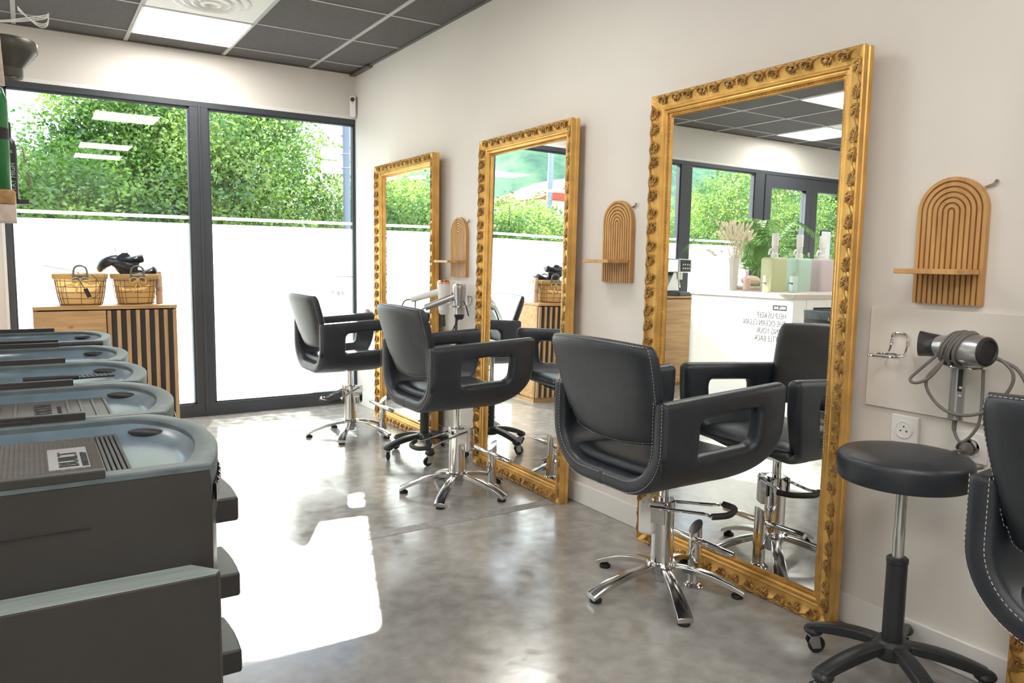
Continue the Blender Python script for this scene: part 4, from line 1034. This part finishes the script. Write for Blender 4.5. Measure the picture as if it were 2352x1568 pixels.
for i in range(80):
    a = rn.uniform(0, 2 * pi); sp_ = rn.uniform(.03, .17); hh = rn.uniform(.16, .30)
    if i < 5: sp_ = rn.uniform(.2, .26); hh = rn.uniform(.03, .12); a = rn.uniform(1.2, 2.2)
    p0 = Vector((0, 0, -.08)); p2 = Vector((sp_ * cos(a), sp_ * sin(a), hh)); p1 = p0.lerp(p2, .55) + Vector((0, 0, .03))
    pts = catmull([p0, p1, p2], 5); tube(b, pts, .0015, 4)
    d_ = (pts[-1] - pts[-2]).normalized(); q = [p2 + d_ * (.012 * k - .02) for k in range(6)]
    tube(b, q, [.002, .008, .011, .010, .006, .001], 6)
o = obj('stems', b, mat('dried_cream', (.88, .78, .62), .8), gs, weld=False); o['kind'] = 'stuff'
st_ = thing('stone_pot', 'smooth beige rounded pot on small books beside the tall vase', 'pot', (-3.22, -1.16, .958))
b = BM(); ell(b, (0, 0, .045), (.075, .085, .045), u=28, v=14); obj('body', b, mat('stone_beige', (.66, .54, .40), .6), st_)
b = BM(); tube(b, catmull([(0, -.01, .085), (.0, -.03, .12), (0, -.05, .14)], 5), [.002, .004, .006, .008, .010, .011, .010, .008, .006, .004, .001], 6, squash=.3); obj('sprout', b, mat('sprout_green', (.35, .45, .2), .6), st_)
for k, (c_, lb) in enumerate((((.50, .36, .30), 'brown thin book under the beige pot, lower of two'), ((.66, .60, .54), 'pale thin book under the beige pot, upper of two'))):
    b = BM(); box(b, -.07, .07, -.1, .1, 0, .015); o = obj('book', b, mat('book_cover_%d' % k, c_, .6), None, bevel=.002); o.location = (-3.2, -1.17, .9255 + .0165 * k); tag(o, lb, 'book', 'thin books under the pot')
# monitor
mo = thing('tablet_display', 'upright tablet display at the back of the refill counter, seen in the nearest mirror', 'screen', (-4.12, -1.22, .925))
b = BM(); box(b, -.075, .075, -.008, .008, .22, .54); obj('screen_frame', b, m_frame, mo, bevel=.003)
b = BM(); box(b, -.066, .066, -.0095, -.008, .23, .53); obj('screen', b, mat('pale_screen', (.75, .85, .9), .2), mo, smooth=False)
b = BM(); box(b, -.012, .012, -.006, .006, .0, .23); box(b, -.08, .08, -.06, .06, 0, .008); obj('stand', b, m_frame, mo, bevel=.002)
# palm behind the counter
pm = thing('potted_palm', 'green potted palm behind the refill counter, seen in the nearest mirror', 'plant', (-3.9, -.62, 0))
b = BM(); lathe(b, [(.12, 0), (.17, .4), (.18, .42), (.16, .42), (.15, .38), (.0001, .38)], 28); obj('pot', b, mat('grey_pot', (.3, .3, .3), .6), pm)
b = BM(); rn = random.Random(4)
for i in range(15):
    a = rn.uniform(0, 2 * pi) if i > 4 else rn.uniform(-.9, .6); L_ = rn.uniform(.35, .75); hh = rn.uniform(.9, 1.22)
    P_ = catmull([(0, 0, .38), (.08 * cos(a), .08 * sin(a), .38 + hh * .6), (.5 * L_ * cos(a), .5 * L_ * sin(a), .38 + hh), (L_ * cos(a), L_ * sin(a), .38 + hh * .82)], 8); tube(b, P_, .004, 5)
    _, T, U = frames(P_)
    for j in range(10, len(P_)):
        for s in (-1, 1):
            for q_ in (0, .5):
                base = P_[j] if q_ == 0 or j == len(P_) - 1 else P_[j].lerp(P_[j + 1], .5)
                side_ = T[j].cross(Vector((0, 0, 1))).normalized(); d_ = (side_ * s + T[j] * .6 + Vector((0, 0, -.25))).normalized(); ll = .17 * (1 - .5 * (j - 10) / max(1, len(P_) - 10))
                w_ = T[j] * .006; v = [b.verts.new(base - w_), b.verts.new(base + w_), b.verts.new(base + d_ * ll * .6 + w_ * .9 + Vector((0, 0, -.01))), b.verts.new(base + d_ * ll + Vector((0, 0, -.035))), b.verts.new(base + d_ * ll * .6 - w_ * .9 + Vector((0, 0, -.01)))]
                b.faces.new(v)
obj('fronds', b, leaf_mat('palm_green', (.10, .22, .05), (.22, .38, .10)), pm, smooth=False, weld=False)
# coffee machine
cm = thing('coffee_machine', 'silver and black coffee machine on the knotty oak cabinet, seen in the nearest mirror', 'coffee machine', (-3.12, -.32, .841), radians(-15))
b = BM(); box(b, -.12, .12, -.15, .17, 0, .035); obj('drip_tray', b, m_plblk, cm, bevel=.006)
b = BM(); box(b, -.12, .12, .0, .17, .035, .34); box(b, -.12, .12, -.13, .0, .215, .34); obj('housing', b, m_silver, cm, bevel=.01, seg=3)
b = BM(); box(b, -.085, .085, -.136, -.13, .225, .33); cp_ = obj('control_panel', b, m_black, cm, bevel=.003)
b = BM()
for i in range(4):
    for j in range(2): lathe(b, [(.008, 0), (.008, .001)], 12, Matrix.Translation((-.055 + .036 * i, -.1365, .255 + .035 * j)) @ Matrix.Rotation(pi / 2, 4, 'X'))
obj('buttons', b, m_white, cp_)
b = BM(); tube(b, [(-.02, -.07, .215), (-.02, -.07, .15)], .016, 12); tube(b, [(.02, -.07, .215), (.02, -.07, .15)], .016, 12); tube(b, [(.10, -.10, .215), (.11, -.13, .13), (.11, -.14, .08)], .007, 8); obj('spout', b, m_chrome, cm)

# ------------------------------------------------------------------ partition and wooden display shelf at the left edge
b = BM(); box(b, -2.50, -2.36, -3.36, -2.66, -.02, H); struct(obj('wall_partition', b, m_wall, smooth=False))
sh = thing('display_shelf', 'wooden display shelf at the left edge above the trolleys, holding hair products', 'shelf', (-2.36, -3.09, 1.2))
b = BM(); prism(b, round_poly([(.0, -.11), (.2015, -.11), (.2015, .11), (0, .11)], [0, .012, .012, 0], 4), .049, .088); obj('shelf_board', b, m_brownw, sh, bevel=.006)
b = BM(); box(b, 0, .2015, -.11, .06, .005, .049); obj('support_block', b, m_palew, sh, bevel=.001)
b = BM(); prism(b, [(0, .378), (.190, .378), (.180, .62), (0, .62)], -.04, .02, Matrix.Rotation(pi / 2, 4, 'X')); obj('upper_panel', b, m_palew, sh, bevel=.001)
b = BM(); box(b, .10, .233, .165, .20, .066, .080); box(b, 0, .2, .11, .20, .060, .066); obj('metal_bracket', b, m_frame, sh, bevel=.001)
gb = bottle('green_bottle', -2.204, -3.12, 1.2885, [(.036, 0), (.038, .004), (.038, .24), (.030, .268), (.014, .285), (.012, .30)], mat('green_glossy', (.02, .16, .045), .2), 'tall dark green bottle with black band standing on the wooden display shelf', 'bottle')
b = BM(); lathe(b, [(.0383, .135), (.0383, .165)], 32, caps=False); obj('band', b, m_black, gb)
text('bottle_lettering', 'R', .012, m_white, (.0135, -.0365, .225), (pi / 2, 0, radians(20)), gb, ext=.0003)
bb = bottle('spray_bottle', -2.172, -2.915, 1.2665, [(.019, 0), (.0205, .003), (.0205, .165), (.016, .182), (.009, .19), (.009, .232), (.006, .236)], m_plblk, 'slim black spray bottle lettered STAY HIGH behind the green bottle', 'bottle')
text('bottle_lettering', 'STAY HIGH', .0175, mat('pale_green_ink', (.35, .48, .40), .5), (.0135, -.0195, .028), (pi / 2, -pi / 2, radians(14)), bb, ext=.0004, weight=.0003)
text('bottle_brand', 'RE', .011, m_white, (-.002, -.0212, .145), (pi / 2, 0, radians(6)), bb, ext=.0003)
hd_ = thing('conical_hood', 'dark grey conical hood with ringed opening hanging at the top left edge', 'hood', (-2.163, -2.92, 1.628)); hd_.scale = (.894, .894, .894)
b = BM(); lathe(b, [(.030, .002), (.040, -.002), (.043, .004), (.043, .028), (.083, .078), (.087, .084), (.087, .110), (.083, .116), (.0001, .118)], 44, caps=False)
lathe(b, [(.030, .002), (.026, .010), (.024, .002), (.012, .006), (.010, .001), (.0001, .006)], 32, caps=False); obj('shade', b, mat('grey_green_metal', (.075, .075, .062), .35), hd_)
b = BM(); tube(b, [(-.19, 0, .10), (-.05, 0, .112)], .012, 10); obj('wall_arm', b, m_cable, hd_)
b = BM()
for k in range(3):
    o_ = .004 * k
    tube(b, catmull([(-2.36, -3.2, 1.69 + o_), (-2.25, -3.2, 1.703 + o_), (-2.171, -3.2, 1.712 + o_ * .5), (-2.114, -3.2, 1.724 + o_), (-2.07, -3.2, 1.738 + o_), (-2.063, -3.2, 1.751), (-2.067, -3.2, 1.728 - o_), (-2.085, -3.2, 1.722 - o_), (-2.11, -3.2, 1.733), (-2.132, -3.2, 1.749 + o_)], 5), .0013, 5)
tag(obj('white_string', b, m_white, None, weld=False), 'loops of thin white string sticking out at the top left edge', 'string')

# ------------------------------------------------------------------ outdoors
m_road = mat('outdoor_paving', (.30, .30, .29), .85, var=.1, vscale=3); m_grass = mat('grass_ground', (.10, .17, .04), .9, var=.3, vscale=6)
b = BM(); box(b, -60, 40, .16, 4.0, -.5, -.13); struct(obj('pavement', b, m_road, smooth=False))
b = BM(); box(b, -90, 60, 4.0, 90, -.6, -.15); tag(obj('lawn', b, m_grass, None, smooth=False), 'grassy ground under the trees outside the windows', 'grass'); bpy.data.objects['lawn']['kind'] = 'structure'
m_bark = mat('bark', (.14, .10, .07), .9, var=.3, vscale=20)
def leaf_mesh(name, blobs, n, size, seed, m):
    g = np.random.default_rng(seed); tot = sum(r[3] ** 2 for r in blobs); V = []
    cs, rs = [], []
    for cx, cy, cz, r in blobs:
        k = int(n * r * r / tot); d_ = g.normal(size=(k, 3)); d_ /= np.linalg.norm(d_, axis=1)[:, None]; rad = r * (1 - .55 * g.random(k) ** 1.6) * (1 + .25 * np.sin(d_[:, 0] * 7 + d_[:, 2] * 5 + cx * 9))
        cs.append(np.array([cx, cy, cz]) + d_ * rad[:, None] * np.array([1, 1, .92]))
    P_ = np.vstack(cs); k = len(P_)
    a = g.normal(size=(k, 3)); a /= np.linalg.norm(a, axis=1)[:, None]; c_ = g.normal(size=(k, 3)); c_ = np.cross(a, c_); c_ /= np.linalg.norm(c_, axis=1)[:, None]
    s = size * (.6 + .8 * g.random(k))[:, None]
    verts = np.stack([P_ - a * s * .6, P_ + c_ * s * .34, P_ + a * s * .6, P_ - c_ * s * .34], 1).reshape(-1, 3)
    me = bpy.data.meshes.new(name); me.vertices.add(len(verts)); me.vertices.foreach_set('co', verts.astype(np.float32).ravel())
    me.loops.add(4 * k); me.loops.foreach_set('vertex_index', np.arange(4 * k, dtype=np.int32)); me.polygons.add(k); me.polygons.foreach_set('loop_start', np.arange(0, 4 * k, 4, dtype=np.int32))
    me.update(calc_edges=True); me.materials.append(m); return me
m_l1 = leaf_mat('leaves_deep_green', (.025, .10, .02), (.26, .44, .06)); m_l2 = leaf_mat('leaves_light_green', (.05, .16, .03), (.48, .62, .14)); m_l3 = leaf_mat('leaves_purple', (.16, .05, .06), (.30, .12, .10))
def tree_proto(seed, m, tall):
    rn = random.Random(seed); blobs = []
    for k in range(9):
        z = .5 + (tall - 1.0) * k / 8; rr_ = .75 + .35 * sin(pi * (k + 1) / 10); blobs.append((rn.uniform(-.7, .7), rn.uniform(-.5, .5), z + rn.uniform(-.1, .2), rr_ * rn.uniform(.8, 1.1)))
    return leaf_mesh('foliage', blobs, 30000, .058, seed, m)
F_ = {('a'): tree_proto(1, m_l1, 4.6), 'b': tree_proto(2, m_l2, 3.1), 'c': tree_proto(3, m_l1, 3.2), 'd': tree_proto(4, m_l2, 4.3), 'p': leaf_mesh('foliage', [(0, 0, 2.6, .8), (.4, 0, 2.3, .6), (-.5, 0, 2.4, .55)], 11000, .058, 6, m_l3)}
b = BM(); rn = random.Random(2)
tube(b, [(0, 0, 0), (.05, 0, 1.0), (-.05, .05, 2.2)], [.07, .06, .03], 8)
for k in range(6): a = k * 1.1; tube(b, [(.0, 0, .7 + .2 * k), (.5 * cos(a), .4 * sin(a), 1.5 + .25 * k), (.8 * cos(a), .6 * sin(a), 2.1 + .25 * k)], [.03, .02, .008], 6)
tk = obj('trunk', b, m_bark, None); trunk_me = tk.data; bpy.data.objects.remove(tk)
def tree(x, y, kind, label, s=1.0, rz=0.0):
    r = thing('leafy_tree', label, 'tree', (x, y, -.15), rz, 'trees outside the windows'); r.scale = (1.05, 1.0, s)
    for nm, me in (('foliage', F_[kind]), ('trunk', trunk_me)):
        o = bpy.data.objects.new(nm, me); C.objects.link(o); o.parent = r
tree(3.4, 8.4, 'd', 'leafy tree behind the road sign pole, right edge of the big window', .98, .3)
tree(1.5, 8.2, 'a', 'deep green tree filling the right window pane', .93, 1.1)
tree(0.1, 7.0, 'd', 'light green tree just right of the dark window mullion', .93, 2.2)
tree(-.55, 8.2, 'a', 'deep green tree just left of the dark window mullion', .92, 4.0)
tree(-.95, 7.8, 'a', 'deep green tall tree in the middle of the left window pane', .86, .9)
tree(-1.9, 6.0, 'c', 'low bushy tree in the lower left window pane', .76, 5)
tree(-2.75, 6.6, 'b', 'light green low tree at the left edge of the window', .82, 2)
tree(-3.9, 7.8, 'c', 'deep green tree seen in the mirror nearest the window', .80, 3)
tree(-5.3, 6.9, 'b', 'light green tree seen at the left of the middle mirror', .78, 1)
tree(-6.6, 8.6, 'c', 'green tree beside the lamp post seen in the middle mirror', .80, .4)
tree(-8.1, 7.4, 'p', 'purple leaved small tree seen in the middle mirror', 1.0, 0)
tree(-7.9, 6.4, 'b', 'light green bush below the purple tree in the middle mirror', .78, 0)
tree(-9.6, 6.8, 'c', 'deep green tree seen at the left of the nearest mirror', .66, 2.7)
tree(-11.6, 6.6, 'd', 'bright light green tree in the middle of the nearest mirror', .80, 1.9)
tree(-12.8, 8.4, 'b', 'pale green tree behind the palm in the nearest mirror', .88, 4.4)
tree(-14.6, 7.6, 'd', 'light green tree seen through the entrance door in the nearest mirror', .9, .2)
tree(-17.2, 8.0, 'a', 'deep green tree at the right of the nearest mirror reflection', .9, 2.5)
# wooded hill
b = BM(); n_ = 48; g_ = []
for i in range(n_ + 1):
    row = []
    for j in range(n_ + 1):
        x = -120 + 130 * i / n_; y = 36 + 70 * j / n_
        z = 24 * math.exp(-((x + 62) / 30) ** 2 - ((y - 75) / 26) ** 2) + 14 * math.exp(-((x + 36) / 14) ** 2 - ((y - 60) / 18) ** 2) + .8 * sin(x * .7) * cos(y * .6) - .5
        row.append(b.verts.new((x, y, z)))
    g_.append(row)
for i in range(n_):
    for j in range(n_): b.faces.new((g_[i][j], g_[i + 1][j], g_[i + 1][j + 1], g_[i][j + 1]))
m_hill = mat('wooded_hill', (.20, .33, .16), .95, vscale=.7, col2=(.06, .14, .10), bump=1.0, bscale=1.5)
o = obj('hill', b, m_hill, None); tag(o, 'distant wooded hill seen in the mirrors', 'hill'); o['kind'] = 'structure'
def house(x, y, w, dd, h, label, roofc):
    r = thing('house', label, 'house', (x, y, -.15)); b = BM(); box(b, -w / 2, w / 2, -dd / 2, dd / 2, 0, h); obj('walls', b, m_wallw, r, smooth=False)
    b = BM(); prism(b, [(-w / 2 - .3, h), (w / 2 + .3, h), (0, h + 1.6)], -dd / 2 - .3, dd / 2 + .3, Matrix.Rotation(pi / 2, 4, 'X')); obj('roof', b, mat('roof_' + label.split()[0], roofc, .7), r, smooth=False)
house(-22, 30, 7, 6, 4.9, 'red roofed white house beyond the trees in the middle mirror', (.65, .08, .05))
house(-26, 39, 6, 5, 5.5, 'grey roofed white house on the hillside in the middle mirror', (.4, .4, .42))
lp = thing('lamp_post', 'tall grey lamp post outside, seen in the middle mirror', 'lamp post', (-6.84, 8.0, -.15))
b = BM(); tube(b, [(0, 0, 0), (0, 0, 6.5)], [.07, .045], 14); obj('pole', b, mat('post_grey', (.28, .32, .38), .4), lp)
b = BM(); tube(b, [(0, 0, 6.45), (0, -1.0, 6.7)], .035, 10); box(b, -.1, .1, -1.5, -.9, 6.65, 6.75); obj('lamp_head', b, m_frame, lp)
rs = thing('road_sign', 'road sign pole with stacked white plates seen from behind through the window', 'road sign', (1.838, 5.2, -.15))
b = BM(); tube(b, [(0, 0, 0), (0, 0, 4.2)], .049, 20); obj('pole', b, mat('sign_pole_grey', (.13, .16, .21), .45), rs)
m_sign = mat('sign_back', (.85, .87, .88), .4)
for z0, z1 in ((2.49, 2.665), (2.69, 2.86)):
    b = BM(); prism(b, round_poly([(-.36, z0), (.78, z0), (.78, z1), (-.36, z1)], .044, 5), -.072, -.062, Matrix.Rotation(pi / 2, 4, 'X')); pl = obj('sign_plate', b, m_sign, rs, bevel=.002)
    b = BM(); box(b, -.25, .38, .050, .061, (z0 + z1) / 2 - .006, (z0 + z1) / 2 + .006); tube(b, [(.055 * cos(2 * pi * k / 16), .055 * sin(2 * pi * k / 16), (z0 + z1) / 2) for k in range(16)], .006, 6, closed=True); obj('clamp', b, m_brush, pl)
b = BM(); lathe(b, [(.40, 0), (.40, .008)], 40, Matrix.Translation((.04, .063, 3.30)) @ Matrix.Rotation(-pi / 2, 4, 'X')); pl = obj('round_plate', b, m_sign, rs)
b = BM(); box(b, -.2, .25, .050, .061, 3.03, 3.045); obj('clamp', b, m_brush, pl)
# neighbouring facade edge that shades nothing but closes the view
for o in list(bpy.data.objects):
    if o.type == 'MESH' and o.parent is None and 'kind' not in o and 'label' not in o: print('UNTAGGED', o.name)
